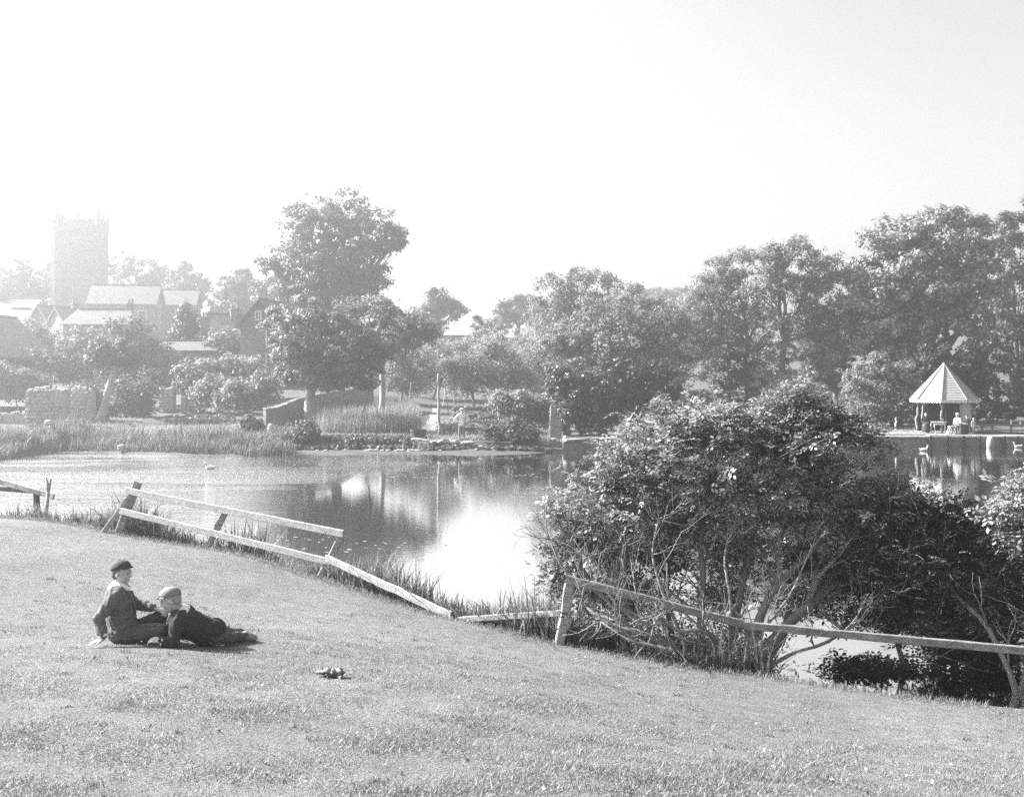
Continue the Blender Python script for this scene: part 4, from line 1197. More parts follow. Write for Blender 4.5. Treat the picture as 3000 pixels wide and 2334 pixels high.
def person(name, label, J, f_head, u_head, k=1.0, top="tweed", legs="trouser", hair="hair", cap=None, collar=None, shoe="leather", voxel=.006, cvox=.009, hands=(), skirt=False, longcoat=0.0, face=True, group=None, hat=None, wr=.006):
    """J: joints in world space"""
    t = thing(name, label, "person", J["root"], group)
    g = Geo(); fat = J.get("fat", 1.0) * k
    ch, pe, nk, hd = [np.asarray(J[q], float) for q in ("chest", "pelvis", "neck", "head")]
    f, u = unit(f_head), unit(u_head)
    head_geo(g, hd, f, u, k)
    g.capsule(nk, .052 * k, hd - u * .06 * k - f * .02 * k, .047 * k)
    side = unit(np.asarray(J["shr"], float) - np.asarray(J["shl"], float))
    front = unit(np.cross(nk - pe, side)); upv = unit(nk - pe)
    def torso(gg, e=0.0):
        sl, sr = np.asarray(J["shl"], float), np.asarray(J["shr"], float)
        gg.capsule(sl * .82 + sr * .18, (.062 + e) * fat, sr * .82 + sl * .18, (.062 + e) * fat)
        gg.ell(ch, (side * (.145 + e) * fat, unit(np.cross(upv, side)) * (.10 + e) * fat, upv * .17 * fat), 18, 12)
        mid = (ch + pe) / 2
        gg.ell(mid, (side * (.125 + e) * fat, unit(np.cross(upv, side)) * (.095 + e) * fat, upv * .2 * fat), 18, 12)
        gg.ell(pe, (side * (.145 + e) * fat, unit(np.cross(upv, side)) * (.11 + e) * fat, upv * .13 * fat), 18, 12)
        gg.capsule(ch + upv * .05, (.085 + e * .5) * fat, nk, (.05 + e * .4) * fat)
    torso(g)
    for s_ in ("l", "r"):
        sh, el, wr_ = [np.asarray(J[q + s_], float) for q in ("sh", "el", "wr")]
        g.capsule(sh, .047 * fat, el, .036 * fat); g.capsule(el, .036 * fat, wr_, .024 * fat)
        hp, kn, an, to = [np.asarray(J[q + s_], float) for q in ("hp", "kn", "an", "to")]
        g.capsule(hp, .078 * fat, kn, .052 * fat); g.capsule(kn, .05 * fat, (kn + an) / 2, .047 * fat); g.capsule((kn + an) / 2, .047 * fat, an, .034 * fat); g.capsule(an, .032 * fat, to, .024 * fat)
    for spec in hands: hand_geo(g, *spec)
    body = remesh(g, voxel, 3); link("body", body, M["skin"], t)
    if face and voxel < .01:
        s = np.cross(f, u)
        for q in (-1, 1):
            e = Geo(); e.ell(hd + (f * .0835 + u * .002 + s * q * .031) * k, (f * .006 * k, s * .011 * k, u * .005 * k), 8, 6); e.build("eye", M["eye"], t)
            e = Geo(); e.capsule(hd + (f * .0905 + u * .026 + s * q * .018) * k, .003 * k, hd + (f * .08 + u * .028 + s * q * .045) * k, .003 * k, 6); e.build("eyebrow", M[hair], t)
    # jacket / shirt
    g = Geo(); torso(g, .022 + J.get("bulk", 0))
    g.ell(pe + upv * .02, (side * (.16 + J.get("bulk", 0)) * fat, unit(np.cross(upv, side)) * (.13 + J.get("bulk", 0)) * fat, upv * .15 * fat), 18, 12)
    for s_ in ("l", "r"):
        sh, el, wr_ = [np.asarray(J[q + s_], float) for q in ("sh", "el", "wr")]
        g.capsule(sh, .072 * fat, el, .060 * fat); g.capsule(el, .060 * fat, el + (wr_ - el) * .5, .052 * fat); g.capsule(el + (wr_ - el) * .5, .052 * fat, el + (wr_ - el) * .86, .045 * fat)
    if longcoat:
        g.capsule(pe, .15 * fat, pe - upv * longcoat, .17 * fat)
    link("jacket", wrinkle(remesh(g, cvox, 3), wr, 34, 1), M[top], t)
    # trousers or skirt
    g = Geo()
    if skirt:
        kn = (np.asarray(J["knl"], float) + np.asarray(J["knr"], float)) / 2; an = (np.asarray(J["anl"], float) + np.asarray(J["anr"], float)) / 2
        g.capsule(pe, .17 * fat, kn, .17 * fat); g.capsule(kn, .17 * fat, an + UP * .1, .24 * fat)
    else:
        g.ell(pe - upv * .03, (side * .158 * fat, unit(np.cross(upv, side)) * .125 * fat, upv * .12 * fat), 18, 12)
        for s_ in ("l", "r"):
            hp, kn, an = [np.asarray(J[q + s_], float) for q in ("hp", "kn", "an")]
            lk = J.get("slim", 1.0); g.capsule(hp, .096 * fat * lk, kn, .075 * fat * lk); g.capsule(kn, .075 * fat * lk, kn + (an - kn) * .88, .056 * fat * lk)
    link("skirt" if skirt else "trousers", wrinkle(remesh(g, cvox, 3), wr, 28, 3), M[legs], t)
    for s_ in ("l", "r"):
        an, to = np.asarray(J["an" + s_], float), np.asarray(J["to" + s_], float)
        g = Geo(); d = unit(to - an); g.capsule(an - d * .02, .048 * fat, to, .04 * fat); g.capsule(an, .046 * fat, an + unit(np.asarray(J["kn" + s_], float) - an) * .06, .042 * fat)
        link("boot", remesh(g, cvox, 2), M[shoe], t)
    # hair
    s = np.cross(f, u); g = Geo()
    g.ell(hd + (u * .036 - f * .026) * k, (f * .092 * k, s * .0815 * k, u * .087 * k), 20, 14)
    g.ell(hd + (-u * .022 - f * .058) * k, (f * .045 * k, s * .066 * k, u * .06 * k), 16, 10)
    if cap != "school": g.ell(hd + (u * .075 + f * .03) * k, (f * .062 * k, s * .066 * k, u * .045 * k), 14, 10)
    link("hair", wrinkle(remesh(g, max(voxel, .0075), 1), .0015, 120, 2), M[hair], t)
    if cap:
        cm, tilt = cap
        cu = unit(u * math.cos(tilt) - f * math.sin(tilt)); cf = np.cross(cu, s) * -1
        cf = unit(np.cross(s, cu)) * -1 if np.dot(np.cross(s, cu), f) < 0 else unit(np.cross(s, cu))
        c0 = hd + (u * .045 - f * .012) * k; n, m_ = 24, 8; V = []; F = []
        for i in range(m_ + 1):
            a = math.pi / 2 * i / m_
            for j in range(n):
                b = 2 * math.pi * j / n
                V.append(c0 + (cf * .108 * math.cos(a) * math.cos(b) + s * .09 * math.cos(a) * math.sin(b) + cu * .088 * math.sin(a) ** .9) * k)
        for i in range(m_):
            for j in range(n): F.append((i*n + j, i*n + (j+1) % n, (i+1)*n + (j+1) % n, (i+1)*n + j))
        V2 = [c0 + (v - c0) * .94 for v in V[:n]]; F += [(j, n*(m_+1) + j, n*(m_+1) + (j+1) % n, (j+1) % n) for j in range(n)]
        g = Geo(); g.add(V + V2, F); cp = g.build("cap", M[cm], t, True)
        g = Geo(); V = []; q = 11
        for j in range(q):
            b = R(-62 + 124 * j / (q - 1))
            for rr, dz in ((1.0, 0), (1.0 + .2 * math.cos(b * 1.35) + .03, -.016)):
                for th in (0, .006): V.append(c0 + (cf * .106 * math.cos(b) * rr + s * .089 * math.sin(b) * (1 + (rr - 1) * .4) + cu * (dz + th)) * k)
        F = []
        for j in range(q - 1):
            a = 4 * j; F += [(a, a+2, a+6, a+4), (a+1, a+5, a+7, a+3), (a+2, a+3, a+7, a+6), (a, a+4, a+5, a+1)]
        g.add(V, F); g.build("peak", M[cm], cp, True)
        g = Geo(); g.sphere(c0 + cu * .089 * k, .008 * k, n=8, m=6); g.build("button", M[cm], cp)
    if hat:
        hm, br, tilt = hat; hu = unit(u - f * tilt); c0 = hd + u * .06 * k
        g = Geo(); s2 = unit(np.cross(f, hu)); f2 = np.cross(hu, s2)
        g.ell(c0, (f2 * br * k, s2 * br * k, hu * .014 * k), 20, 8); link("hat_brim", remesh(g, .014, 1), M[hm], t)
        g = Geo(); g.ell(c0 + hu * .04 * k, (f2 * .105 * k, s2 * .095 * k, hu * .075 * k), 18, 10); g.build("hat_crown", M[hm], t, True)
    if collar:
        for s_ in ("l", "r"):
            el, wq = np.asarray(J["el" + s_], float), np.asarray(J["wr" + s_], float); d = unit(wq - el)
            g = Geo(); L_ = np.linalg.norm(wq - el); g.tube([el + d * L_ * .86, el + d * L_ * .98], [.043 * fat, .041 * fat], 14); g.build("cuff", M[collar], t, True)
        # lapels: flat cloth strips from the collar down the chest
        fr = unit(np.cross(upv, side)); fr = fr if np.dot(fr, f) > 0 else -fr
        for q in (-1, 1):
            e = .022 + J.get("bulk", 0); V = []
            for i in range(7):
                u_ = i / 6; w_ = .055 * (1 - u_) ** .6 + .008
                c_ = ch + upv * (.13 - .26 * u_) * fat + fr * ((.108 + e) * math.sqrt(max(0, 1 - ((.13 - .26 * u_) / .26) ** 2)) + .002) * fat
                for o_ in (.012, .012 + w_): V.append(c_ + side * q * (o_ + .05 * (1 - u_)) * fat - fr * (o_ + .05 * (1 - u_)) ** 2 * 3.0)
            g = Geo(); g.add(V, [(2*i, 2*i + 1, 2*i + 3, 2*i + 2) for i in range(6)]); o = g.build("lapel", M[top], t, True)
            md = o.modifiers.new("thick", 'SOLIDIFY'); md.thickness = .006; md.offset = 0
        # wide turned-down collar lying on the shoulders, open at the front
        n = 26; V = []; cu = unit(upv + u * .5)
        cs = unit(side - cu * np.dot(side, cu)); cfv = unit(np.cross(cu, cs)); 
        if np.dot(cfv, f) < 0: cfv = -cfv
        c0 = nk + cu * .035 * k
        rings = ((.052, .03), (.060, .036), (.09, .006), (.116, -.032), (.112, -.036))
        for j in range(n):
            b = R(14 + 332 * j / (n - 1))
            pt = .022 * math.exp(-((abs(b - math.pi) - math.pi + .5) / .35) ** 2)
            for r_, z in rings:
                rr = r_ * k + (pt * k if r_ > .1 else 0)
                V.append(c0 + cfv * rr * math.cos(b) * .95 + cs * rr * math.sin(b) * 1.05 + cu * (z - (pt * .9 if r_ > .1 else 0)) * k)
        m_ = len(rings); F = []
        for j in range(n - 1):
            for i in range(m_ - 1): F.append((j*m_ + i, j*m_ + i + 1, (j+1)*m_ + i + 1, (j+1)*m_ + i))
        g = Geo(); g.add(V, F); o = g.build("collar", M[collar], t, True)
        md = o.modifiers.new("thick", 'SOLIDIFY'); md.thickness = .006; md.offset = 1
    return t
# ------------------------------------------------------------------ trees of the far side
def G0(px, Y): return far_pt(px, Y)
# the lime by the water and the taller one behind it
tree("lime_tree", "lime tree with stout pale trunk on the bank behind the curved wall's end", G0(908, 64.5), 65, [(880, 985, 100, 95), (960, 1045, 120, 100), (1020, 1000, 95, 110), (880, 1085, 72, 70), (1020, 1105, 90, 46), (1070, 1060, 60, 80), (935, 1100, 60, 40)],
     340, 100, .22, .6, "L_lime", .40, "bark_pale", fork=P(912, 1140, 65), twigs=4)
tree("sycamore_tree", "tallest broad tree in the middle with wide spreading upper branches", G0(960, 90), 92, [(985, 625, 110, 62), (905, 680, 90, 70), (1060, 680, 100, 80), (850, 765, 85, 52), (985, 745, 130, 80), (1110, 735, 75, 40), (790, 775, 40, 28), (1150, 715, 36, 20), (940, 830, 120, 60), (1050, 830, 85, 60), (900, 905, 90, 70), (1000, 900, 80, 60), (1100, 830, 60, 22), (1060, 900, 70, 40)],
     560, 66, .27, .72, "L_pale", .55, shell=.15, loose=1.2, twigs=7)
tree("pear_tree", "tree with bare upright trunk just right of the lime", G0(1112, 72), 73, [(1120, 940, 60, 65), (1190, 965, 80, 55), (1150, 1020, 70, 50), (1240, 985, 50, 35)],
     200, 44, .24, .55, "L_orch", .24, "bark_pale", fork=P(1112, 1040, 73), loose=1.0, shell=.15)
# orchard
orch = [("apple tree behind the tall reeds, nearest to the lime", 1175, 98, [(1180, 1075, 65, 55), (1215, 1035, 55, 45), (1150, 1100, 50, 40), (1190, 1130, 60, 40)]),
        ("apple tree standing behind the dark tub", 1265, 104, [(1270, 1060, 75, 55), (1310, 1100, 60, 45), (1245, 1110, 60, 50)]),
        ("apple tree with a forked pale trunk behind the standing man", 1388, 92, [(1380, 1090, 75, 60), (1430, 1110, 60, 50), (1340, 1120, 50, 45)]),
        ("apple tree behind the white garden post", 1462, 94, [(1470, 1080, 60, 65), (1510, 1110, 60, 50), (1430, 1060, 50, 50)]),
        ("broad apple tree left of the dark ivy thicket", 1555, 100, [(1560, 1060, 80, 75), (1540, 1120, 70, 55), (1600, 1100, 60, 60)]),
        ("pale apple tree at the back between the two far houses", 1420, 118, [(1400, 1040, 70, 60), (1450, 1050, 60, 50)]),
        ("tall apple tree under the sparse elm", 1600, 112, [(1590, 985, 65, 80), (1640, 1020, 80, 70), (1560, 1000, 50, 60)]),
        ("apple tree in front of the long white roofed house", 1320, 122, [(1330, 1035, 70, 35), (1270, 1040, 60, 35)])]
for lab, px, Y, lb in orch:
    tree("apple_tree", lab, G0(px, Y), Y, lb, 170, 36, .25, .75, "L_orch", .15, "bark_pale", group="apple trees of the far garden", loose=1.0, twigs=7, shell=.15, flat=.85)
tree("conical_shrub", "dark rounded shrub in front of the far roofs in mid picture", G0(1425, 125), 125, [(1425, 985, 48, 55), (1400, 1030, 45, 35), (1455, 1030, 40, 35)], 120, 50, .25, .6, "L_big", .2)
tree("distant_tree", "hazy round tree standing alone right of the tallest tree", G0(1290, 140), 140, [(1285, 890, 50, 40), (1250, 940, 60, 45), (1320, 925, 40, 45)], 130, 50, .4, .9, "L_big", .4)
tree("distant_tree", "faint tree beyond the roofs left of the elm", G0(1520, 165), 165, [(1520, 905, 45, 42), (1480, 930, 40, 35), (1560, 925, 40, 35)], 100, 45, .5, 1.0, "L_big", .4)
tree("elm_tree", "sparse tall elm with open feathery crown in the middle distance", G0(1700, 98), 98, [(1640, 850, 62, 42), (1720, 820, 62, 34), (1790, 835, 30, 30), (1625, 910, 60, 50), (1700, 900, 70, 45), (1770, 900, 40, 40), (1680, 960, 90, 50)],
     230, 42, .26, .8, "L_pale", .28, shell=.2, loose=1.2, twigs=8)
for i, (px, py, rx, ry, Y, lab) in enumerate([(1860, 885, 90, 42, 240, "hazy rounded woodland tree left on the far hill"), (1990, 880, 90, 36, 235, "hazy rounded woodland tree right on the far hill")]):
    tree("distant_tree", lab, G0(px, Y), Y, [(px, py, rx, ry), (px - 50, py + 30, rx * .7, ry), (px + 50, py + 30, rx * .7, ry)], 130, 45, .6, 1.4, "L_big", .5)
# willow/ash mass in the middle right
tree("ash_tree", "broad pale ash leaning over the garden right of the elm", G0(1800, 74), 75, [(1750, 1000, 120, 70), (1860, 990, 120, 80), (1660, 1010, 80, 70), (1930, 960, 90, 60), (1800, 920, 90, 50), (1900, 1060, 110, 70), (1760, 1080, 110, 60), (1680, 1090, 70, 60), (1840, 870, 50, 30), (1960, 1010, 70, 50)],
     400, 76, .19, .6, "L_ash", .3, shell=.35, loose=.5)
tree("laurel", "dark laurel bush beside the drive behind the elder's left top", G0(1850, 66), 66, [(1800, 1130, 80, 70), (1880, 1140, 90, 75), (1930, 1170, 60, 60), (1840, 1190, 80, 50), (1760, 1190, 50, 55)], 300, 46, .26, .45, "L_dark", .15, cat="bush")
tree("ivy_thicket", "dark glossy ivy thicket hanging over the wall next to the brick pier", G0(1700, 61.5), 61.5, [(1690, 1150, 85, 60), (1650, 1130, 60, 50), (1720, 1200, 85, 60), (1680, 1240, 60, 40), (1745, 1250, 55, 40), (1760, 1140, 50, 55)], 300, 60, .17, .42, "L_ivy", .15, cat="bush")
tree("ash_tree", "slender ash with ivy on its trunk in front of the pale house", G0(2185, 82), 82, [(2080, 840, 70, 50), (2140, 800, 80, 60), (2040, 900, 70, 50), (2160, 890, 90, 70), (2110, 970, 100, 55), (2220, 960, 60, 60), (2010, 960, 55, 40), (2230, 1040, 60, 50), (2100, 1040, 70, 45), (2030, 1030, 70, 60)],
     330, 74, .19, .65, "L_ash", .26, shell=.3, loose=.8, twigs=8, fork=P(2190, 1010, 82))
tree("ivy_trunk_bush", "dark ivy column swathing the slender ash trunk", G0(2170, 81), 81, [(2165, 1080, 45, 55), (2180, 1140, 50, 55), (2130, 1100, 40, 50), (2200, 1190, 45, 35), (2120, 1160, 40, 40)], 150, 55, .2, .45, "L_dark", .12, cat="ivy")
tree("ash_tree", "forked ash with visible bare limbs left of the great chestnut", G0(2300, 80), 80, [(2250, 770, 80, 50), (2340, 740, 80, 50), (2410, 790, 60, 60), (2290, 850, 100, 60), (2400, 880, 80, 70), (2330, 960, 110, 50), (2440, 970, 70, 70), (2250, 1050, 60, 55), (2290, 1110, 60, 45), (2420, 1055, 75, 55)],
     360, 78, .2, .65, "L_ash", .3, shell=.3, loose=.8, twigs=8, fork=P(2298, 1000, 80))
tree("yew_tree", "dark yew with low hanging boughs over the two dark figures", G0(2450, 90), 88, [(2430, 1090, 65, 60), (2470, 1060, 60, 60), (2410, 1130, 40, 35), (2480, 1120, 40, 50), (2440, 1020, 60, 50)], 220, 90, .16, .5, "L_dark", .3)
tree("ash_tree", "low spreading pale ash filling the gap left of the ivy clad ash", G0(2010, 86), 86, [(1990, 930, 80, 55), (2050, 1000, 80, 60), (1960, 1030, 80, 60), (2030, 1090, 80, 50), (1950, 1110, 60, 45), (1890, 900, 60, 40)],
     260, 80, .19, .65, "L_ash", .22, shell=.25, loose=.9, twigs=6)
# the great chestnut and neighbours
tree("horse_chestnut", "great dense horse chestnut with sunlit leaf clusters behind the summerhouse", G0(2720, 80), 80, [(2740, 700, 150, 85), (2650, 780, 130, 95), (2840, 760, 110, 95), (2580, 860, 110, 95), (2720, 860, 150, 110), (2860, 880, 110, 110), (2620, 970, 110, 90), (2760, 990, 140, 95), (2700, 1090, 120, 70), (2560, 940, 80, 80), (2650, 1060, 90, 70), (2500, 920, 70, 80), (2530, 1020, 70, 70), (2640, 715, 95, 65), (2570, 790, 85, 75)],
     560, 104, .32, .85, "L_chest", .7, shell=.5, up=.4, twigs=3)
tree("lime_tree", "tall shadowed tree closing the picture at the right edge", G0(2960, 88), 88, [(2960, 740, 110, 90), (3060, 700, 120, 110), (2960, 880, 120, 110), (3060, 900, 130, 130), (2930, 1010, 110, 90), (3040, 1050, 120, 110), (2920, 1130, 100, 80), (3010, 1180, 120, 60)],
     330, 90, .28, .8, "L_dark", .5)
tree("hawthorn", "sunlit hawthorn bush arching low left of the summerhouse", G0(2560, 72), 72, [(2540, 1110, 70, 60), (2600, 1130, 70, 60), (2510, 1160, 50, 45), (2590, 1190, 70, 50), (2650, 1150, 50, 60), (2540, 1200, 60, 40), (2660, 1210, 50, 45)],
     300, 70, .17, .45, "L_orch", .15, cat="bush", loose=.8)
tree("hedge_bush", "dark rounded bush beside the summerhouse's left posts", G0(2590, 69), 69, [(2560, 1215, 40, 30), (2620, 1220, 45, 30), (2660, 1190, 30, 40)], 90, 60, .17, .4, "L_dark", .08, cat="bush")
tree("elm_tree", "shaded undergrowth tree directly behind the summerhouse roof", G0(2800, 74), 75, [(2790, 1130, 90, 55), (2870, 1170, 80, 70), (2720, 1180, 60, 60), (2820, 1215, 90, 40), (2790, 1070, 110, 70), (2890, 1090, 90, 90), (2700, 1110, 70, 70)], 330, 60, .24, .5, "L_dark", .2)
tree("bramble_bush", "tangled dark bramble bank at the far right behind the railings", G0(2960, 73), 73, [(2920, 1205, 60, 30), (2990, 1200, 60, 35), (3060, 1200, 60, 40)], 110, 55, .2, .4, "L_dark", .08, cat="bush")
# clipped hedge in front of the pale house
def hedge(name, label, px0, px1, Y, h, dep, mat, n):
    a, b = far_pt(px0, Y), far_pt(px1, Y)
    t = thing(name, label, "hedge", (a + b) / 2)
    m = n; X = rng.uniform(a[0], b[0], m); yy = rng.uniform(-dep / 2, dep / 2, m); zz = rng.random(m) ** .6 * h
    f = rng.random(m) < .6; yy = np.where(f, -dep / 2, yy)
    C = np.stack([X, Y + yy, far_z(X, np.full(m, Y)) + zz], 1)
    V, F = clump_leaves(C, .3, 40, .17); link("foliage", make_mesh("foliage", V, [F]), M[mat], t)
    g = Geo()
    for q in np.linspace(a[0], b[0], 14): g.tube([(q, Y, float(far_z(q, Y)) - .1), (q + .1, Y, float(far_z(q, Y)) + h * .7)], [.06, .03], 5)
    g.build("stems", M["bark"], t)
hedge("clipped_hedge", "long dark clipped hedge across the drive below the pale house", 1950, 2340, 100, 1.9, 1.4, "L_dark", 420)
hedge("clipped_hedge", "low pale hedge in front of the pale house's ground floor windows", 2160, 2330, 104, 1.6, 1.0, "L_hedge", 150)

# left bank: garden bushes and church trees
bushes = [("large dark elder bush in the middle of the left garden", 395, 84, [(385, 990, 70, 55), (400, 1050, 85, 65), (340, 1070, 60, 60), (430, 1090, 60, 50)], "L_big", 230),
          ("leafy bush below the cottages at the far left", 110, 92, [(110, 990, 70, 45), (60, 1000, 50, 40), (160, 1020, 60, 40)], "L_pale", 150),
          ("rounded dark bush beside the barn gable", 115, 82, [(115, 1060, 48, 34), (90, 1080, 40, 25)], "L_big", 90),
          ("pale garden bush between the barn and the large dark bush", 230, 88, [(230, 1020, 60, 50), (260, 1070, 60, 45), (200, 1075, 50, 40)], "L_pale", 150),
          ("pointed conifer standing by the long shed's chimney", 545, 93, [(545, 930, 26, 40), (545, 970, 36, 35), (540, 1000, 42, 30)], "L_dark", 90),
          ("pale bush in front of the shed's left end", 490, 84, [(490, 1060, 50, 40), (520, 1090, 50, 35)], "L_pale", 100),
          ("bush in front of the white roofed cottage", 660, 90, [(655, 1000, 45, 40), (690, 1020, 40, 35), (630, 1040, 50, 35)], "L_pale", 120),
          ("wide light bush below the tall brick house", 720, 82, [(700, 1090, 65, 45), (760, 1110, 60, 40), (640, 1100, 55, 40)], "L_pale", 160),
          ("fruit bush left of the curved wall", 735, 72, [(720, 1150, 50, 40), (770, 1140, 45, 45), (680, 1160, 40, 35)], "L_orch", 130),
          ("fruit bush with thin stems in the middle of the left plot", 640, 74, [(640, 1140, 45, 40), (600, 1150, 40, 35)], "L_orch", 110),
          ("scrubby bush at the foot of the left garden", 570, 80, [(570, 1110, 50, 40), (610, 1090, 40, 35)], "L_pale", 110),
          ("overgrown bush behind the flint wall stub", 60, 76, [(40, 1120, 60, 40), (100, 1115, 50, 30), (-20, 1100, 60, 50)], "L_pale", 120),
          ("ivy hanging on the ruined wall left of the leaning trunk", 270, 71, [(260, 1165, 40, 35), (235, 1150, 35, 25), (280, 1200, 30, 30)], "L_big", 100),
          ("ivy mound right of the leaning trunk", 390, 75, [(370, 1160, 50, 50), (420, 1150, 50, 50), (400, 1200, 60, 25), (340, 1190, 35, 35)], "L_big", 160),
          ("small dark bush by the white stone bollard", 735, 61, [(735, 1248, 22, 18), (755, 1256, 18, 12)], "L_big", 40),
          ("ragged bush on the bank below the lime trunk", 885, 57.5, [(885, 1275, 32, 18), (905, 1268, 24, 16), (870, 1290, 20, 12)], "L_big", 70),
          ("bushy bank growth between the stone wall and the boulders", 1490, 57.6, [(1460, 1278, 34, 22), (1505, 1270, 45, 24), (1545, 1276, 36, 24), (1480, 1296, 40, 14), (1535, 1298, 34, 14)], "L_big", 170),
          ("currant bushes along the garden's right side", 1540, 66, [(1540, 1190, 60, 30), (1480, 1185, 50, 28), (1590, 1200, 30, 30)], "L_orch", 130)]
for lab, px, Y, lb, mt, n in bushes:
    lb = lb + [(l[0] + rng.normal(0, 18), l[1] + rng.uniform(15, 45), l[2] * rng.uniform(.5, .9), l[3] * rng.uniform(.5, .8)) for l in lb] if Y > 62 else lb
    tree("garden_bush", lab, G0(px, Y), Y, lb, int(n * 1.6), 24, .23 if Y < 80 else .29, .5 if Y < 80 else .65, mt, .07, cat="bush", loose=1.0, twigs=6, shell=.15, flat=.9)
t = tree("leaning_tree", "old tree with thick bare trunk leaning over the ruined wall", far_pt(292, 70), 72, [(335, 1060, 55, 40), (300, 1030, 45, 35), (370, 1040, 40, 35)], 130, 50, .24, .5, "L_big", .3, "bark_pale", fork=P(335, 1085, 71.5))
church_trees = [("hazy broad tree at the left edge beside the church", 40, 150, [(40, 830, 70, 55), (10, 880, 70, 50), (80, 880, 50, 40)]),
                ("hazy tree close against the tower's left side", 150, 172, [(155, 800, 32, 40), (140, 850, 36, 40)]),
                ("large hazy tree behind the nave right of the tower", 390, 178, [(355, 780, 60, 35), (430, 790, 65, 40), (380, 830, 90, 45), (470, 840, 60, 40)]),
                ("hazy tree at the chancel end", 560, 172, [(550, 815, 45, 42), (580, 850, 50, 45), (530, 880, 55, 40)]),
                ("round hazy tree between the chancel and the tall brick house", 700, 150, [(690, 840, 60, 42), (730, 870, 60, 45), (660, 890, 50, 40), (710, 920, 80, 30)])]
for lab, px, Y, lb in church_trees:
    tree("churchyard_tree", lab, G0(px, Y), Y, lb, 170, 40, .46, .95, "L_big", .4, group="churchyard trees", loose=.3)
for i, (px, Y, lb, lab) in enumerate([(1950, 130, [(1960, 960, 80, 60), (2040, 950, 60, 50), (1900, 1000, 60, 50)], "hazy filler tree behind the broad pale ash"), (2380, 125, [(2380, 1000, 80, 70), (2320, 1040, 70, 60)], "tree behind the forked ash beyond the outbuilding"),
                                      (820, 135, [(790, 850, 50, 40), (850, 900, 60, 50)], "hazy tree behind the tall brick house"), (1190, 150, [(1180, 960, 60, 40), (1120, 970, 50, 40)], "faint tree behind the pear tree")]):
    tree("distant_tree", lab, G0(px, Y), Y, lb, 120, 42, .4, .9, "L_pale" if i < 2 else "L_big", .35)

# ------------------------------------------------------------------ ground cover on the far bank (uncountable)
def scatter_far(n, px0, px1, d0, d1):
    px = rng.uniform(px0, px1, n); Yb = shoreY((px - 1500) / FPX * 57) + rng.uniform(d0, d1, n)
    X = (px - 1500) / FPX * Yb
    return np.stack([X, Yb, far_z(X, Yb)], 1)
pos = np.concatenate([scatter_far(10000, -150, 860, .0, 5.5), scatter_far(5000, -150, 230, -.5, 9)])
cl = .75 + .35 * np.sin(pos[:, 0] * 1.3 + np.sin(pos[:, 1] * 1.7) * 2)
V, Fs = blades(pos - UP * .03, np.clip(rng.normal(.75, .2, len(pos)) * cl, .2, 1.3), .05, .2, 2, .35)
stuff(link("reed_bed", make_mesh("reed_bed", V, Fs), M["L_reed"]), "tall green reeds along the left of the far shore", "reeds")
pos = scatter_far(11000, 925, 1232, 7, 34); keep = pos[:, 0] / pos[:, 1] * FPX + 1500 < 1232 - (pos[:, 1] - 62) * .6
pos = pos[keep]
V, Fs = blades(pos, rng.uniform(.9, 1.55, len(pos)), .04, .12, 2, .2)
stuff(link("tall_grass_plot", make_mesh("tall_grass_plot", V, Fs), M["L_tall"]), "plot of tall pale reeds between the lime and the path", "tall grass")
pos = np.concatenate([scatter_far(12000, 760, 1620, 2.5, 7), scatter_far(4500, 200, 900, 5, 18), scatter_far(2500, 1880, 2750, 1, 12)])
pu = pos[:, 0] / pos[:, 1] * FPX + 1500; pos = pos[~((pu > 1195) & (pu < 1440) & (pos[:, 1] < 57.1))]
V, Fs = blades(pos, rng.uniform(.06, .24, len(pos)), .035, .3, 2, .5)
stuff(link("bank_grass", make_mesh("bank_grass", V, Fs), M["L_tall"]), "rough short grass on the far bank", "grass")
def veg(name, label, px0, px1, Y0, Y1, n, size, per, mat, rad, rows=0):
    px = rng.uniform(px0, px1, n); Yv = rng.uniform(Y0, Y1, n)
    if rows: Yv = Y0 + np.round((Yv - Y0) / rows) * rows + rng.normal(0, .12, n)
    X = (px - 1500) / FPX * Yv; C = np.stack([X, Yv, far_z(X, Yv) + rad * .6], 1)
    V, F = clump_leaves(C, rad, per, size, .7, .6); stuff(link(name, make_mesh(name, V, [F]), M[mat]), label, "vegetables")
veg("cabbage_rows", "pale leafy vegetable rows behind the standing man", 1296, 1600, 60.6, 74.0, 620, .26, 16, "L_veg", .22, 1.1)
veg("potato_rows", "darker potato rows at the back of the garden", 1330, 1610, 76, 92, 420, .3, 18, "L_big", .4, 2.2)
veg("left_vegetable_rows", "pale leafy vegetables in the left garden plot", 480, 690, 70, 76, 160, .24, 14, "L_veg", .22, 1.2)
veg("climbing_beans", "leafy plants around the tall pole and path edge", 1290, 1345, 62, 72, 110, .2, 20, "L_orch", .4)
veg("bank_weeds", "dark weeds hanging over the muddy bank", 780, 1195, 56.4, 58.4, 400, .2, 20, "L_big", .2)
veg("bank_weeds", "dark weeds on the bank below the garden", 1445, 1610, 56.0, 58.2, 180, .2, 20, "L_big", .2)
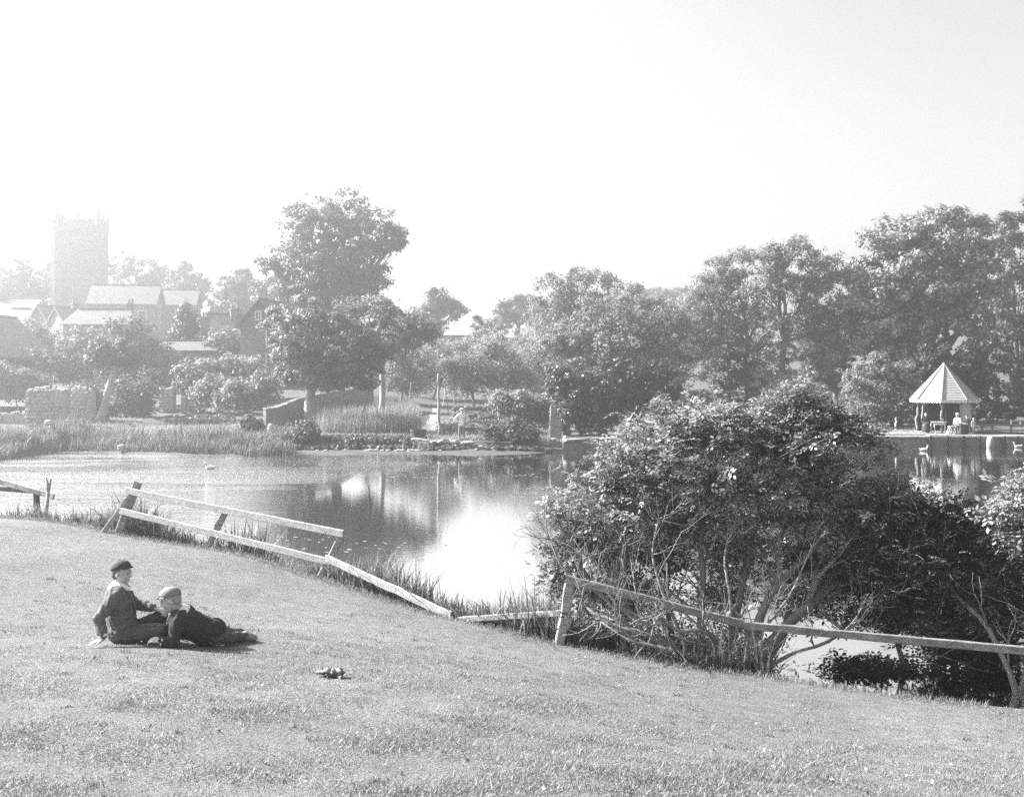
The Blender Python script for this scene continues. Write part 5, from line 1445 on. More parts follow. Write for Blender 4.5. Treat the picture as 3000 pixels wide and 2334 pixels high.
# floating leaves on the pond
n = 2600
px = np.concatenate([rng.normal(330, 170, 1500), rng.normal(1150, 260, 500), rng.normal(1640, 60, 350), rng.normal(900, 200, 60)]); py = np.concatenate([rng.uniform(1375, 1500, 1500), rng.uniform(1345, 1400, 500), rng.uniform(1425, 1470, 350), rng.uniform(1560, 1625, 60)])
Yw = EYE * FPX / (py - HOR); X = (px - 1500) / FPX * Yw
ok = np.sin(X * .9 + np.sin(Yw * .5) * 2) + np.sin(Yw * 1.1 + X * .3) > -.3
X, Yw = X[ok], Yw[ok]; m_ = len(X); rr = rng.uniform(.03, .075, m_); V = np.empty((m_, 7, 3))
for j in range(7):
    a = 2 * math.pi * j / 7 + rng.uniform(0, .6, m_); V[:, j] = np.stack([X + rr * np.cos(a), Yw + rr * np.sin(a), np.full(m_, .006)], 1)
F = np.arange(m_ * 7).reshape(m_, 7)
stuff(link("floating_leaves", make_mesh("floating_leaves", V.reshape(-1, 3), [F]), M["water_leaf"]), "floating pond weed leaves speckling the water", "pond weed")

# ------------------------------------------------------------------ ducks
def duck(px, py, label, flip=1, s=.8):
    Yd = EYE * FPX / (py - HOR); c = np.array(((px - 1500) / FPX * Yd, Yd, 0))
    g = Geo(); f = np.array((flip, 0, 0)) * s
    g.ell(c + UP * .09 * s, (f * .27, (0, .13 * s, 0), (0, 0, .12 * s)), 14, 9)
    g.capsule(c + f * .2 + UP * .14 * s, .055 * s, c + f * .27 + UP * .32 * s, .04 * s, 10)
    g.sphere(c + f * .29 + UP * .36 * s, .06 * s, .05 * s, .055 * s, 10, 8)
    g.capsule(c - f * .2 + UP * .13 * s, .07 * s, c - f * .34 + UP * .2 * s, .02 * s, 10)
    t = thing("duck", label, "duck", c)
    link("body", remesh(g, .02 * s, 3), M["feather"], t)
    g = Geo(); g.ell(c + f * .37 + UP * .35 * s, (f * .05, (0, .025 * s, 0), (0, 0, .012 * s)), 8, 6); g.build("bill", M["wood_mid"], t)
# ------------------------------------------------------------------ near fences
def fence_piece(t, name, a, b, w, h, up, mat, seg=8, jit=.006):
    g = Geo(); g.beam(a, b, w, h, up, seg, jit); return g.build(name, M[mat], t)
def near_fences():
    t = thing("rail_fence", "leaning two-rail pale timber fence on the left of the grass bank", "fence", P(350, 1556, 19.9))
    fence_piece(t, "post", P(345, 1570, 20.0), P(404, 1412, 20.2), .15, .10, (0, 1, 0), "wood_pale", 5, .003)
    fence_piece(t, "brace", P(300, 1562, 19.9), P(391, 1440, 20.05), .09, .07, (0, 1, 0), "wood_pale", 5, .005)
    fence_piece(t, "post", P(598, 1622, 18.95), P(660, 1500, 19.1), .12, .08, (0, 1, 0), "wood_pale", 5, .003)
    fence_piece(t, "post", P(930, 1706, 17.55), P(1003, 1566, 17.7), .12, .09, (0, 1, 0), "wood_pale", 5, .003)
    fence_piece(t, "rail", P(372, 1437, 20.0), P(1006, 1563, 17.55), .05, .125, (0, 0, 1), "wood_pale", 10, .0025)
    fence_piece(t, "rail", P(351, 1496, 19.9), P(961, 1644, 17.5), .05, .12, (0, 0, 1), "wood_pale", 10, .0025)
    t = thing("fallen_rail", "loose fence rail slanting down from the last left post to the grass", "rail", P(1320, 1803, 15.5))
    fence_piece(t, "rail", P(955, 1634, 17.35), P(1322, 1803, 15.58), .05, .125, (0, 0, 1), "wood_pale", 10, .003)
    t = thing("rail_fence", "mossy post and long top rail fence running right beneath the elder", "fence", P(1640, 1886, 14.5))
    fence_piece(t, "post", P(1639, 1900, 14.5), P(1672, 1692, 14.55), .135, .11, (0, 1, 0), "wood_pale", 6, .006)
    fence_piece(t, "rail", P(1340, 1815, 15.55), P(1652, 1794, 14.62), .05, .085, (0, 0, 1), "wood_pale", 8, .003)
    fence_piece(t, "rail", P(1655, 1694, 14.42), P(2195, 1832, 13.85), .06, .11, (0, 0, 1), "wood_rail", 12, .003)
    fence_piece(t, "rail", P(2180, 1831, 13.80), P(3330, 1935, 12.6), .06, .105, (0, 0, 1), "wood_rail", 14, .0025)
    fence_piece(t, "post", P(2196, 2080, 13.95), P(2196, 1822, 13.92), .12, .1, (0, 1, 0), "wood_rail", 5, .006)
    fence_piece(t, "post", P(3300, 2220, 12.72), P(3296, 1905, 12.7), .12, .1, (0, 1, 0), "wood_rail", 5, .006)
    g = Geo(); g.tube([P(1640, 1793, 14.45), P(1662, 1797, 14.45), P(1663, 1808, 14.48), P(1642, 1806, 14.45)], [.012] * 4, 6); g.build("wire_loop", M["wood_dark"], t)
    t = thing("broken_rail", "pale broken rail sloping down from the left edge to the forked stake", "rail", P(155, 1456, 22.2))
    fence_piece(t, "rail", P(-60, 1393, 22.9), P(157, 1455, 22.15), .05, .12, (0, 0, 1), "wood_pale", 6, .007)
    t = thing("dark_rail", "dark weathered rail on a stub post at the left edge over the water", "rail", P(108, 1475, 23.2))
    fence_piece(t, "rail", P(-60, 1428, 23.8), P(126, 1439, 23.2), .05, .10, (0, 0, 1), "wood_dark", 6, .007)
    fence_piece(t, "post", P(110, 1520, 23.15), P(106, 1440, 23.15), .12, .1, (0, 1, 0), "wood_dark", 4, .008)
    t = thing("forked_stake", "thin forked stick stuck upright in the bank at the far left", "stake", P(132, 1530, 22.0))
    g = Geo(); a, b = P(130, 1535, 22.0), P(141, 1440, 22.05)
    g.tube([a, (a + b) / 2 + np.array((.01, 0, 0)), b], [.045, .04, .036], 7)
    g.tube([b, P(140, 1420, 22.05), P(135, 1400, 22.05)], [.034, .028, .02], 6); g.tube([b, P(146, 1420, 22.05), P(149, 1400, 22.05)], [.032, .026, .018], 6)
    g.build("stick", M["wood_pale"], t, True)
near_fences()

# ------------------------------------------------------------------ turf and reeds on the near bank
def crestY(X): return np.interp(X, CR[:, 0], CR[:, 1])
def lawn_full(X, Y): return lawn_z(X, Y) + lump(X, Y)
n = 490000
lo, hi, pw = 4.3, 22.5, 1.6
Yg = (lo ** (1 - pw) + rng.random(n) * (hi ** (1 - pw) - lo ** (1 - pw))) ** (1 / (1 - pw))
Xg = Yg * rng.uniform(-.54, .54, n)
ok = Yg < crestY(Xg) - .01; Xg, Yg = Xg[ok], Yg[ok]
den = np.sin(Xg * 2.1 + 1.5 * np.sin(Yg * 1.7)) * np.sin(Yg * 2.6 - Xg * .8) + np.sin(Xg * 5.3 - Yg * 3.1) * .6
kp = rng.random(len(Xg)) < np.clip(.8 + .3 * den, .15, 1); Xg, Yg, den = Xg[kp], Yg[kp], den[kp]
pos = np.stack([Xg, Yg, lawn_full(Xg, Yg) - .004], 1)
V, Fs = blades(pos, rng.gamma(3, .0035, len(pos)) * (1 + .3 * den) + .004, rng.uniform(.004, .009, len(pos)), .8, 1, .5)
M["L_turf"] = leafmat("turf_blades", .185, .3, .42, scale=7, rng_=(.6, 1.4))
stuff(link("turf_grass", make_mesh("turf_grass", V, Fs), M["L_turf"]), "short cropped grass covering the near bank", "grass")
# longer fringe along the crest and reeds on the wet side of it
def bank_pts(n, px0, px1, o0, o1, skip=()):
    u0, u1 = (px0 - 1500) / FPX, (px1 - 1500) / FPX
    uu = CR[:, 0] / CR[:, 1]; ids = np.where((uu > u0) & (uu < u1) & (CR[:, 1] > 5))[0]
    f = rng.uniform(ids[0], ids[-1] - 1, n); i = f.astype(int); w = (f - i)[:, None]
    c = CR[i] * (1 - w) + CR[i + 1] * w; nn = CRN[i]; z = CRZ[i] * (1 - w[:, 0]) + CRZ[i + 1] * w[:, 0]
    o = rng.uniform(o0, o1, n)
    zz = np.interp(o, [0] + [q[0] for q in offs], [0] + [q[1] for q in offs])
    p = np.concatenate([c + nn * o[:, None], np.maximum(z + zz, -.1)[:, None]], 1)
    keep = np.ones(n, bool); pu = p[:, 0] / p[:, 1] * FPX + 1500
    for a, b in skip: keep &= ~((pu > a) & (pu < b))
    return p[keep]
p1 = bank_pts(11000, -60, 3040, -.25, .25)
V, Fs = blades(p1, rng.uniform(.03, .09, len(p1)), .009, .5, 2, .5)
stuff(link("bank_edge_grass", make_mesh("bank_edge_grass", V, Fs), M["L_turf"]), "longer grass fringe along the lip of the near bank", "grass")
pr = np.concatenate([bank_pts(4200, -60, 770, .25, 1.4), bank_pts(2600, 150, 600, .2, 1.0), bank_pts(900, -60, 190, .3, 1.2), bank_pts(4300, 850, 1760, .15, 1.5, [(850, 900)]), bank_pts(1500, 1250, 1720, .1, 1.1), bank_pts(700, 1750, 2300, .2, .8)])
hh = np.clip(rng.normal(.62, .2, len(pr)), .2, 1.15) * (.8 + .3 * np.sin(pr[:, 0] * 2.3))
hh = hh * np.where(pr[:, 0] / pr[:, 1] * FPX + 1500 < 210, .58, 1.0)
V, Fs = blades(pr - UP * .03, hh, rng.uniform(.016, .034, len(pr)), .22, 3, .45)
stuff(link("reeds", make_mesh("reeds", V, Fs), M["L_reed"]), "broad bladed reeds growing between the near bank and the water", "reeds")
# coarser tufts and fallen petals
Yt = rng.uniform(4.6, 15, 240); Xt = Yt * rng.uniform(-.52, .52, 240); okt = Yt < crestY(Xt) - .2; Xt, Yt = Xt[okt], Yt[okt]
Xt = np.repeat(Xt, 26) + rng.normal(0, .035, len(Xt) * 26); Yt = np.repeat(Yt, 26) + rng.normal(0, .035, len(Yt) * 26)
V, Fs = blades(np.stack([Xt, Yt, lawn_full(Xt, Yt) - .004], 1), rng.uniform(.014, .042, len(Xt)), .006, .45, 2, .5)
M["L_tuft"] = leafmat("tuft_blades", .13, .3, .5, scale=3)
stuff(link("grass_tufts", make_mesh("grass_tufts", V, Fs), M["L_tuft"]), "coarser darker tufts standing out of the turf", "grass")
Yt = rng.uniform(5, 14, 60); Xt = Yt * rng.uniform(-.5, .5, 60); okt = Yt < crestY(Xt) - .2; Xt, Yt = Xt[okt], Yt[okt]
V, F = clump_leaves(np.stack([Xt, Yt, lawn_full(Xt, Yt) + .022], 1), .008, 4, .02, .7, .8); stuff(link("fallen_petals", make_mesh("fallen_petals", V, [F]), M["flower"]), "tiny white petals dotted over the turf", "petals")
# dry bits, clods and daisies scattered on the turf
nn_ = 200
Yc = rng.uniform(5, 15, nn_); Xc = Yc * rng.uniform(-.5, .5, nn_); okc = Yc < crestY(Xc) - .3; Xc, Yc = Xc[okc], Yc[okc]
C = np.stack([Xc, Yc, lawn_full(Xc, Yc) + .012], 1)
V, F = clump_leaves(C, .02, 6, .018, .6, .3); stuff(link("grass_litter", make_mesh("grass_litter", V, [F]), M["rag"]), "dark crumbs of earth and dead leaf scattered over the turf", "litter")

# crumpled bundle on the grass
def bundle():
    c = P(962, 2022, 8.45); c[2] = float(lawn_full(c[0], c[1]))
    t = thing("crumpled_bundle", "small crumpled heap of dead leaves or rag lying alone on the grass", "heap", c)
    g = Geo(); r0 = np.random.default_rng(4)
    for i in range(17):
        o = np.array((r0.uniform(-.10, .10), r0.uniform(-.06, .06), r0.uniform(.015, .055)))
        d = unit(r0.normal(size=3) * (1, .6, .5)); s = unit(np.cross(d, UP)); 
        g.ell(c + o, (d * r0.uniform(.03, .055), s * r0.uniform(.018, .032), np.cross(d, s) * r0.uniform(.01, .02)), 10, 7)
    link("heap", wrinkle(remesh(g, .0055, 1), .003, 160, 5), M["rag"], t)
    C = c + np.stack([r0.uniform(-.14, .15, 12), r0.uniform(-.08, .07, 12), r0.uniform(.0, .05, 12)], 1)
    V, F = clump_leaves(C, .02, 3, .045, .45, .1); link("loose_leaves", make_mesh("loose_leaves", V, [F]), M["rag"], t)
bundle()

# ------------------------------------------------------------------ elder bushes on the near bank
def compound(pos, t, n, L, lw=.036, ll=.085):
    """pinnate leaves: one end leaflet and two pairs"""
    b = np.cross(n, t); Vs = []; L = L[:, None]
    for a, side, k in ((1.0, 0, 1.05), (.62, 1, 1), (.62, -1, 1), (.28, 1, .85), (.28, -1, .85)):
        d = t * .45 + b * side * .9 if side else t
        d = d - UP * .18; d = d / np.linalg.norm(d, axis=1, keepdims=True)
        w = np.cross(n, d); w /= np.linalg.norm(w, axis=1, keepdims=True) + 1e-6
        o = pos + t * L * a * .8 - UP * (L * a * a * .18)
        l_ = L * .52 * k; ww = l_ * .46
        Vs.append(np.stack([o, o + d * l_ * .5 + w * ww * .5, o + d * l_, o + d * l_ * .5 - w * ww * .5], 1))
    V = np.concatenate(Vs, 0); return V.reshape(-1, 3), np.arange(len(V) * 4).reshape(-1, 4)

def umbels(C, r):
    m = len(C); k = 34
    a = rng.uniform(0, 2 * math.pi, (m, k)); q = np.sqrt(rng.random((m, k))) * np.asarray(r).reshape(-1, 1)
    tilt = rng.normal(0, .25, (m, 1, 2))
    off = np.stack([q * np.cos(a), q * np.sin(a), -.25 * q * q / np.asarray(r).reshape(-1, 1)], -1)
    off[..., 2] += (off[..., :2] * tilt).sum(-1)
    pos = (C[:, None] + off).reshape(-1, 3); nr = UP + rng.normal(0, .35, pos.shape); nr /= np.linalg.norm(nr, axis=1, keepdims=True)
    return leaf_quads(pos, nr, rng.uniform(.014, .028, len(pos)), .016)

def grow(g, p, d, L, r, lev, tips, wob=.35, up=.12):
    n = 6; pts = [p]; q = np.array(p, float); dd = unit(d)
    for i in range(n - 1):
        dd = unit(dd + rng.normal(0, wob * .55, 3) + UP * up * rng.random()); q = q + dd * L / (n - 1); pts.append(q)
    rr = np.linspace(r, r * .55, n); g.tube(pts, rr, 7 if r > .03 else 5 if r > .012 else 4)
    tips.append((pts[-1], dd))
    if lev > 0:
        for i in range(rng.integers(2, 5)):
            j = rng.integers(2, n); ax = unit(rng.normal(size=3)); nd = unit(dd + ax * .95 + UP * .15)
            grow(g, pts[j], nd, L * rng.uniform(.5, .8), rr[j] * rng.uniform(.45, .7), lev - 1, tips, wob, up)

def elder(name, label, stems, lobes, Yc, ncomp, leafL, mat, n_umb, umb_z, depth, bark="twig", low_lobes=(), n_low=0, shell=.1, lev=3, shoots=0):
    base = stems[0][0]; t = thing(name, label, "bush", P(*base[:3]))
    g = Geo(); tips = []
    for st in stems:
        pts = np.array([P(*q[:3]) for q in st]); r0 = st[0][3]
        m = resample(pts, 14); m[1:-1] += rng.normal(0, .022, (12, 3))
        for _ in range(2): m[1:-1] = (m[:-2] + 2 * m[1:-1] + m[2:]) / 4
        rr = np.linspace(r0, r0 * .42, 14) * rng.uniform(.9, 1.12, 14); rr[0] *= 1.25
        g.tube(m, rr, 9)
        for i in range(9):
            j = rng.integers(3, 14); d = unit(m[min(j + 1, 13)] - m[j - 1]); nd = unit(d * .7 + rng.normal(0, .75, 3) + UP * .25)
            grow(g, m[j], nd, rng.uniform(.35, .85), rr[j] * rng.uniform(.32, .6), lev - 1, tips, .28)
        for i in range(4):
            grow(g, m[-1], unit(m[-1] - m[-3] + rng.normal(0, .5, 3)), rng.uniform(.3, .6), rr[-1] * .8, 2, tips, .28)
    SC = []
    if shoots:
        lw = lobes_world(lobes, Yc, depth); S_ = clump_points(lw, shoots * 5, .9, .06)
        ins = np.array([sum(np.sum(((q - c) / r) ** 2) < .62 for c, r in lw) for q in S_]); S_ = S_[ins == 0][:shoots]
        cen = np.mean([c for c, r in lw], 0)
        for q in S_:
            d = unit(unit(q - cen) * .7 + UP * .45 + rng.normal(0, .35, 3)); L_ = rng.uniform(.18, .55); k = rng.integers(6, 13)
            pts = [q - d * .15 + d * (L_ + .15) * u - UP * .12 * L_ * u * u for u in np.linspace(0, 1, 5)]
            g.tube(pts, np.linspace(.008, .003, 5), 4)
            for u in np.linspace(.1, 1, k): SC.append(q + d * L_ * u - UP * .12 * L_ * u * u + rng.normal(0, .025, 3))
    g.build("branches", M[bark], t, True)
    def leaves(lb, n, sh, dep):
        lw = lobes_world(lb, Yc, dep)
        C = clump_points(lw, n // 15, sh, .25)
        C = np.repeat(C, 15, 0) + rng.normal(0, .10, (n // 15 * 15, 3)) * (1.25, 1, .55)
        return C
    parts = [leaves(lobes, ncomp, shell, depth)]
    if n_low: parts.append(leaves(low_lobes, n_low, .0, depth))
    C = np.concatenate(parts)
    nt_ = 1500; tp = np.array([x[0] for x in tips]); tp = tp[rng.integers(0, len(tp), nt_)] + rng.normal(0, .07, (nt_, 3))
    lim = np.array([l[1] for l in lobes]).max()
    allw = lobes_world(list(lobes) + list(low_lobes), Yc, 1.3)
    ok_ = np.array([any(np.sum(((q - c) / (r * 1.15)) ** 2) < 1 for c, r in allw) for q in tp])
    C = np.concatenate([C, tp[ok_]] + ([np.array(SC)] if SC else []))
    nr = UP * .8 + rng.normal(0, .42, C.shape) + np.array(SUN_DIR) * .2; nr /= np.linalg.norm(nr, axis=1, keepdims=True)
    tt = rng.normal(size=C.shape); tt -= nr * (tt * nr).sum(1, keepdims=True); tt /= np.linalg.norm(tt, axis=1, keepdims=True)
    V, F = compound(C, tt, nr, rng.uniform(.5, 1.4, len(C)) * leafL)
    link("leaves", make_mesh("leaves", V, [F]), M[mat], t)
    if n_umb:
        lw = lobes_world(lobes, Yc, depth); U_ = clump_points(lw, n_umb * 6, .97, .08)
        k = np.array([np.max([(U_[i] - c)[2] / r[2] for c, r in lw if np.all(np.abs(U_[i] - c) < r * 1.15)] or [0]) for i in range(len(U_))])
        inside = np.array([np.sum([np.sum(((U_[i] - c) / r) ** 2) < .72 for c, r in lw]) for i in range(len(U_))])
        U_ = U_[(inside == 0) & (U_[:, 2] > umb_z)][:n_umb] + np.array((0, -.07, .09))
        if len(U_):
            V, F = umbels(U_, rng.uniform(.05, .105, len(U_))); link("flower_heads", make_mesh("flower_heads", V, [F]), M["flower"], t)
    return t

elder("elder_bush", "large gnarled elder bush with many bare stems leaning over the fence",
      [[(2010, 1985, 14.3, .085), (1930, 1880, 14.5), (1840, 1800, 14.7), (1790, 1700, 14.9), (1830, 1600, 15.1), (1850, 1500, 15.2)],
       [(2200, 1995, 13.9, .10), (2240, 1900, 14.2), (2330, 1800, 14.4), (2440, 1710, 14.7), (2500, 1600, 15.0)],
       [(2190, 1990, 14.0, .075), (2210, 1830, 14.3), (2260, 1720, 14.5), (2340, 1650, 14.8), (2420, 1560, 15.0)],
       [(2060, 1980, 14.3, .06), (2050, 1850, 14.6), (2060, 1700, 14.8), (2050, 1580, 15.0), (2070, 1450, 15.2)],
       [(1900, 1975, 14.3, .05), (1850, 1870, 14.6), (1800, 1780, 14.8), (1720, 1700, 15.0), (1680, 1600, 15.1)],
       [(2120, 1985, 14.2, .07), (2140, 1860, 14.6), (2180, 1700, 15.0), (2200, 1560, 15.3), (2240, 1400, 15.5)],
       [(2000, 1985, 14.6, .05), (1960, 1860, 15.0), (1950, 1700, 15.3), (1980, 1560, 15.5), (1960, 1420, 15.6)],
       [(2080, 1985, 14.2, .055), (1980, 1900, 14.0), (1900, 1850, 14.0), (1780, 1830, 14.2), (1700, 1760, 14.5)],
       [(2230, 1995, 14.3, .06), (2290, 1880, 14.8), (2330, 1700, 15.2), (2360, 1540, 15.5), (2400, 1400, 15.6)],
       [(2090, 1980, 13.9, .05), (2110, 1900, 13.9), (2070, 1840, 13.8), (1990, 1850, 13.8), (1930, 1800, 13.9)],
       [(1960, 1980, 14.2, .028), (1880, 1860, 14.2), (1760, 1740, 14.4), (1650, 1680, 14.6), (1610, 1580, 14.7)],
       [(2040, 1985, 14.0, .03), (2000, 1860, 14.0), (1940, 1740, 14.2), (1900, 1620, 14.4), (1930, 1520, 14.6)],
       [(2150, 1990, 13.9, .03), (2130, 1880, 13.9), (2150, 1760, 14.1), (2110, 1640, 14.3), (2160, 1540, 14.5)],
       [(2100, 1985, 13.9, .028), (2030, 1920, 13.8), (1930, 1890, 13.8), (1840, 1880, 14.0), (1760, 1820, 14.2)],
       [(2210, 1990, 13.8, .03), (2320, 1900, 13.8), (2430, 1880, 13.9), (2520, 1820, 14.1), (2600, 1720, 14.4)],
       [(2180, 1990, 13.8, .026), (2230, 1840, 13.9), (2330, 1720, 14.0), (2380, 1600, 14.2)],
       [(1850, 1955, 14.6, .045), (1820, 1850, 14.8), (1850, 1740, 15.0), (1800, 1640, 15.2), (1760, 1520, 15.4)]],
      [(1690, 1510, 75, 75), (1780, 1425, 70, 70), (1890, 1330, 95, 75), (1800, 1345, 40, 32), (2030, 1280, 130, 75), (1960, 1400, 150, 100), (2180, 1280, 110, 85), (2300, 1240, 110, 60), (2420, 1260, 90, 50), (2330, 1340, 150, 100), (2500, 1280, 60, 45),
       (2460, 1420, 110, 90), (2150, 1430, 170, 110), (1830, 1500, 140, 90), (2010, 1530, 150, 90), (2320, 1520, 150, 90), (2520, 1540, 90, 80), (1700, 1590, 90, 60),
       (1700, 1420, 40, 22), (2320, 1165, 60, 24), (1622, 1505, 40, 24), (1640, 1590, 48, 30), (1625, 1670, 34, 36), (2560, 1320, 50, 28), (2600, 1430, 60, 42), (2550, 1480, 70, 50), (2490, 1225, 40, 22), (2100, 1205, 55, 26), (2290, 1172, 50, 20), (1955, 1222, 45, 22), (2660, 1490, 60, 40), (1860, 1248, 40, 20), (2400, 1205, 45, 20)],
      15.3, 10800, .15, "L_elder", 330, 1.8, 1.0, low_lobes=[(1660, 1640, 70, 70), (1780, 1640, 110, 70), (1950, 1640, 130, 80), (2150, 1620, 130, 80), (2350, 1650, 150, 90), (1850, 1760, 160, 70), (2120, 1760, 140, 80), (2380, 1760, 120, 80), (1990, 1890, 220, 60), (2250, 1920, 50, 50), (1780, 1880, 90, 50), (1640, 1720, 50, 60), (1730, 1730, 90, 60), (2480, 1700, 90, 70)], n_low=7200, shoots=230)
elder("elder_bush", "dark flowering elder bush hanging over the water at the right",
      [[(2990, 2090, 13.5, .045), (2950, 1950, 13.6), (2900, 1830, 13.8), (2780, 1720, 14.2), (2720, 1600, 14.4)],
       [(2700, 2080, 14.5, .04), (2640, 1930, 14.6), (2600, 1800, 14.6), (2640, 1680, 14.5), (2660, 1560, 14.6)],
       [(2860, 2090, 14.5, .04), (2790, 1930, 14.6), (2780, 1800, 14.6), (2700, 1700, 14.7), (2620, 1620, 14.9)],
       [(2980, 2060, 13.6, .05), (3020, 1900, 13.8), (3040, 1750, 14.0), (3000, 1620, 14.2)]],
      [(2600, 1560, 90, 80), (2700, 1500, 90, 60), (2790, 1540, 100, 70), (2650, 1660, 140, 90), (2800, 1650, 150, 100), (2920, 1640, 110, 100), (2700, 1760, 150, 80), (2860, 1770, 150, 90), (2980, 1780, 80, 100), (3060, 1650, 90, 150),
       (2620, 1830, 90, 60), (2780, 1850, 130, 60), (2940, 1870, 100, 60), (2560, 1960, 100, 28), (2680, 1985, 120, 34), (2820, 2010, 120, 34), (2950, 2020, 80, 44), (2900, 1940, 80, 34), (2480, 1660, 60, 60), (2560, 1480, 70, 50), (2550, 1720, 80, 80), (2500, 1800, 60, 50)],
      14.6, 10500, .15, "L_elder_shade", 200, .6, 1.0, shell=.15, lev=2, low_lobes=[(2480, 1955, 60, 26), (2560, 1965, 100, 30), (2680, 1990, 120, 36), (2820, 2012, 120, 38), (2950, 2020, 80, 46), (2900, 1930, 90, 40), (2780, 1920, 70, 26)], n_low=3200, shoots=110)
elder("elder_bush", "sunlit spray of flowering elder cut by the right edge",
      [[(3100, 2080, 13.4, .04), (3090, 1850, 13.6), (3070, 1750, 13.8), (3040, 1650, 14.0), (3010, 1580, 14.1)], [(3130, 2080, 13.4, .04), (3110, 1800, 13.6), (3080, 1700, 13.8), (3050, 1620, 13.9)]],
      [(2985, 1440, 40, 50), (2950, 1510, 55, 45), (3030, 1500, 70, 70), (2990, 1570, 60, 50), (3080, 1420, 60, 70)], 13.9, 900, .16, "L_elder", 70, .8, 1.0, lev=2)

# ------------------------------------------------------------------ the two boys on the grass
YA = 9.85
def gz(p): return np.array((p[0], p[1], float(lawn_full(p[0], p[1]))))
JA = dict(root=gz(P(365, 1885, YA)), head=P(357, 1677, 9.85), neck=P(347, 1722, 9.85), chest=P(349, 1771, 9.85), pelvis=P(362, 1850, 9.88),
          shr=P(338, 1747, 9.70), shl=P(352, 1745, 10.0), elr=P(290, 1811, 9.60), wrr=P(303, 1866, 9.56), ell=P(415, 1774, 10.02), wrl=P(452, 1779, 9.98),
          hpl=P(380, 1848, 9.98), knl=P(470, 1806, 10.02), anl=P(455, 1866, 10.22), tol=P(490, 1872, 10.24), hpr=P(380, 1856, 9.78), knr=P(476, 1846, 9.74), anr=P(432, 1868, 9.98), tor=P(455, 1876, 10.06), fat=1.02, bulk=.03)
person("person", "seated boy in dark jacket, white collar and dark cap leaning back on one hand", JA, (1, -.12, -.10), (.05, 0, 1), .93, "tweed", "trouser", "hair", ("cap_dark", R(14)), "linen", voxel=.0072, cvox=.0098,
       hands=[(JA["wrr"] + np.array((0, 0, -.02)), (-.8, -.5, -.12), (-.1, -.15, 1), .25, .85, -1), (JA["wrl"], (.9, -.1, -.38), (.35, -.1, 1), .5, .95, -1)])
JB = dict(root=gz(P(580, 1890, 9.75)), head=P(500, 1757, 9.72), neck=P(531, 1797, 9.75), chest=P(553, 1828, 9.80), pelvis=P(617, 1853, 9.93),
          shl=P(520, 1824, 9.60), shr=P(546, 1797, 9.95), ell=P(507, 1884, 9.56), wrl=P(470, 1877, 9.52), elr=P(500, 1866, 10.05), wrr=P(470, 1868, 9.98),
          hpl=P(615, 1864, 9.86), knl=P(672, 1868, 10.14), anl=P(722, 1862, 10.40), tol=P(744, 1868, 10.46), hpr=P(628, 1846, 10.06), knr=P(668, 1854, 10.28), anr=P(706, 1853, 10.52), tor=P(724, 1858, 10.58), fat=1.02, bulk=.03, slim=.84)
person("person", "boy lying on his elbow in dark jacket with pale cap and white collar", JB, (-1, -.18, -.34), (-.30, -.05, 1), .95, "tweed_dark", "trouser", "hair_fair", ("cap_light", R(10)), "linen", voxel=.0072, cvox=.0098,
       hands=[(JB["wrl"], (-.95, 0, .12), (0, -.45, .9), .85, .95, 1), (JB["wrr"], (-.95, 0, 0), (0, 0, 1), .5, .95, -1)])

def pose(base, k=1.0, face=(0, -1), seat=0.0, arms="down", lean=0.0):
    fx, fy = unit((face[0], face[1], 0))[:2]; F_ = np.array((fx, fy, 0)); S = np.array((-fy, fx, 0)) * -1      # S: person's right
    S = np.cross(F_, UP); b = np.asarray(base, float)
    def L(s, f, z): return b + (S * s + F_ * (f + lean * max(z - .9, 0)) + UP * z) * k
    if not seat:
        J = dict(root=b, head=L(0, .02, 1.57), neck=L(0, 0, 1.42), chest=L(0, 0, 1.24), pelvis=L(0, 0, .92), shr=L(.17, 0, 1.37), shl=L(-.17, 0, 1.37),
                 hpr=L(.09, 0, .88), hpl=L(-.09, 0, .88), knr=L(.12, .03, .48), knl=L(-.11, .02, .48), anr=L(.14, -.02, .08), anl=L(-.13, 0, .08), tor=L(.17, .14, .04), tol=L(-.17, .15, .04))
        h = 0
    else:
        h = seat / k - .05; d = h - .82 + .0
        J = dict(root=b, head=L(0, .03, h + .74), neck=L(0, .0, h + .58), chest=L(0, 0, h + .41), pelvis=L(0, 0, h + .1), shr=L(.17, 0, h + .54), shl=L(-.17, 0, h + .54),
                 hpr=L(.09, .02, h + .07), hpl=L(-.09, .02, h + .07), knr=L(.12, .42, h + .08), knl=L(-.12, .42, h + .08), anr=L(.12, .44, .08), anl=L(-.12, .40, .08), tor=L(.13, .58, .04), tol=L(-.13, .55, .04))
    z0 = 1.37 if not seat else h + .54
    if arms == "hips": J.update(elr=L(.40, -.04, z0 - .24), ell=L(-.40, -.04, z0 - .24), wrr=L(.20, .08, z0 - .42), wrl=L(-.20, .08, z0 - .42))
    elif arms == "lap": J.update(elr=L(.24, .02, z0 - .27), ell=L(-.24, .02, z0 - .27), wrr=L(.07, .25, z0 - .33), wrl=L(-.07, .25, z0 - .31))
    else: J.update(elr=L(.22, -.02, z0 - .27), ell=L(-.22, -.02, z0 - .27), wrr=L(.23, .06, z0 - .5), wrl=L(-.23, .06, z0 - .5))
    hd = []
    for q, sg in (("r", 1), ("l", -1)):
        d = unit(J["wr" + q] - J["el" + q]); hd.append((J["wr" + q], d, unit(np.cross(d, F_ + .1)), .4, k, -sg))
    return J, hd, np.array((fx, fy, -.05))
M["trouser_mid"] = gray("grey_trousers", .22, .2, 30, .95, .2)
M["coat_light"] = gray("light_grey_coat", .38, .2, 20, .95, .2)
M["straw"] = gray("pale_straw_hat", .66, .1, 30, .9, .2)
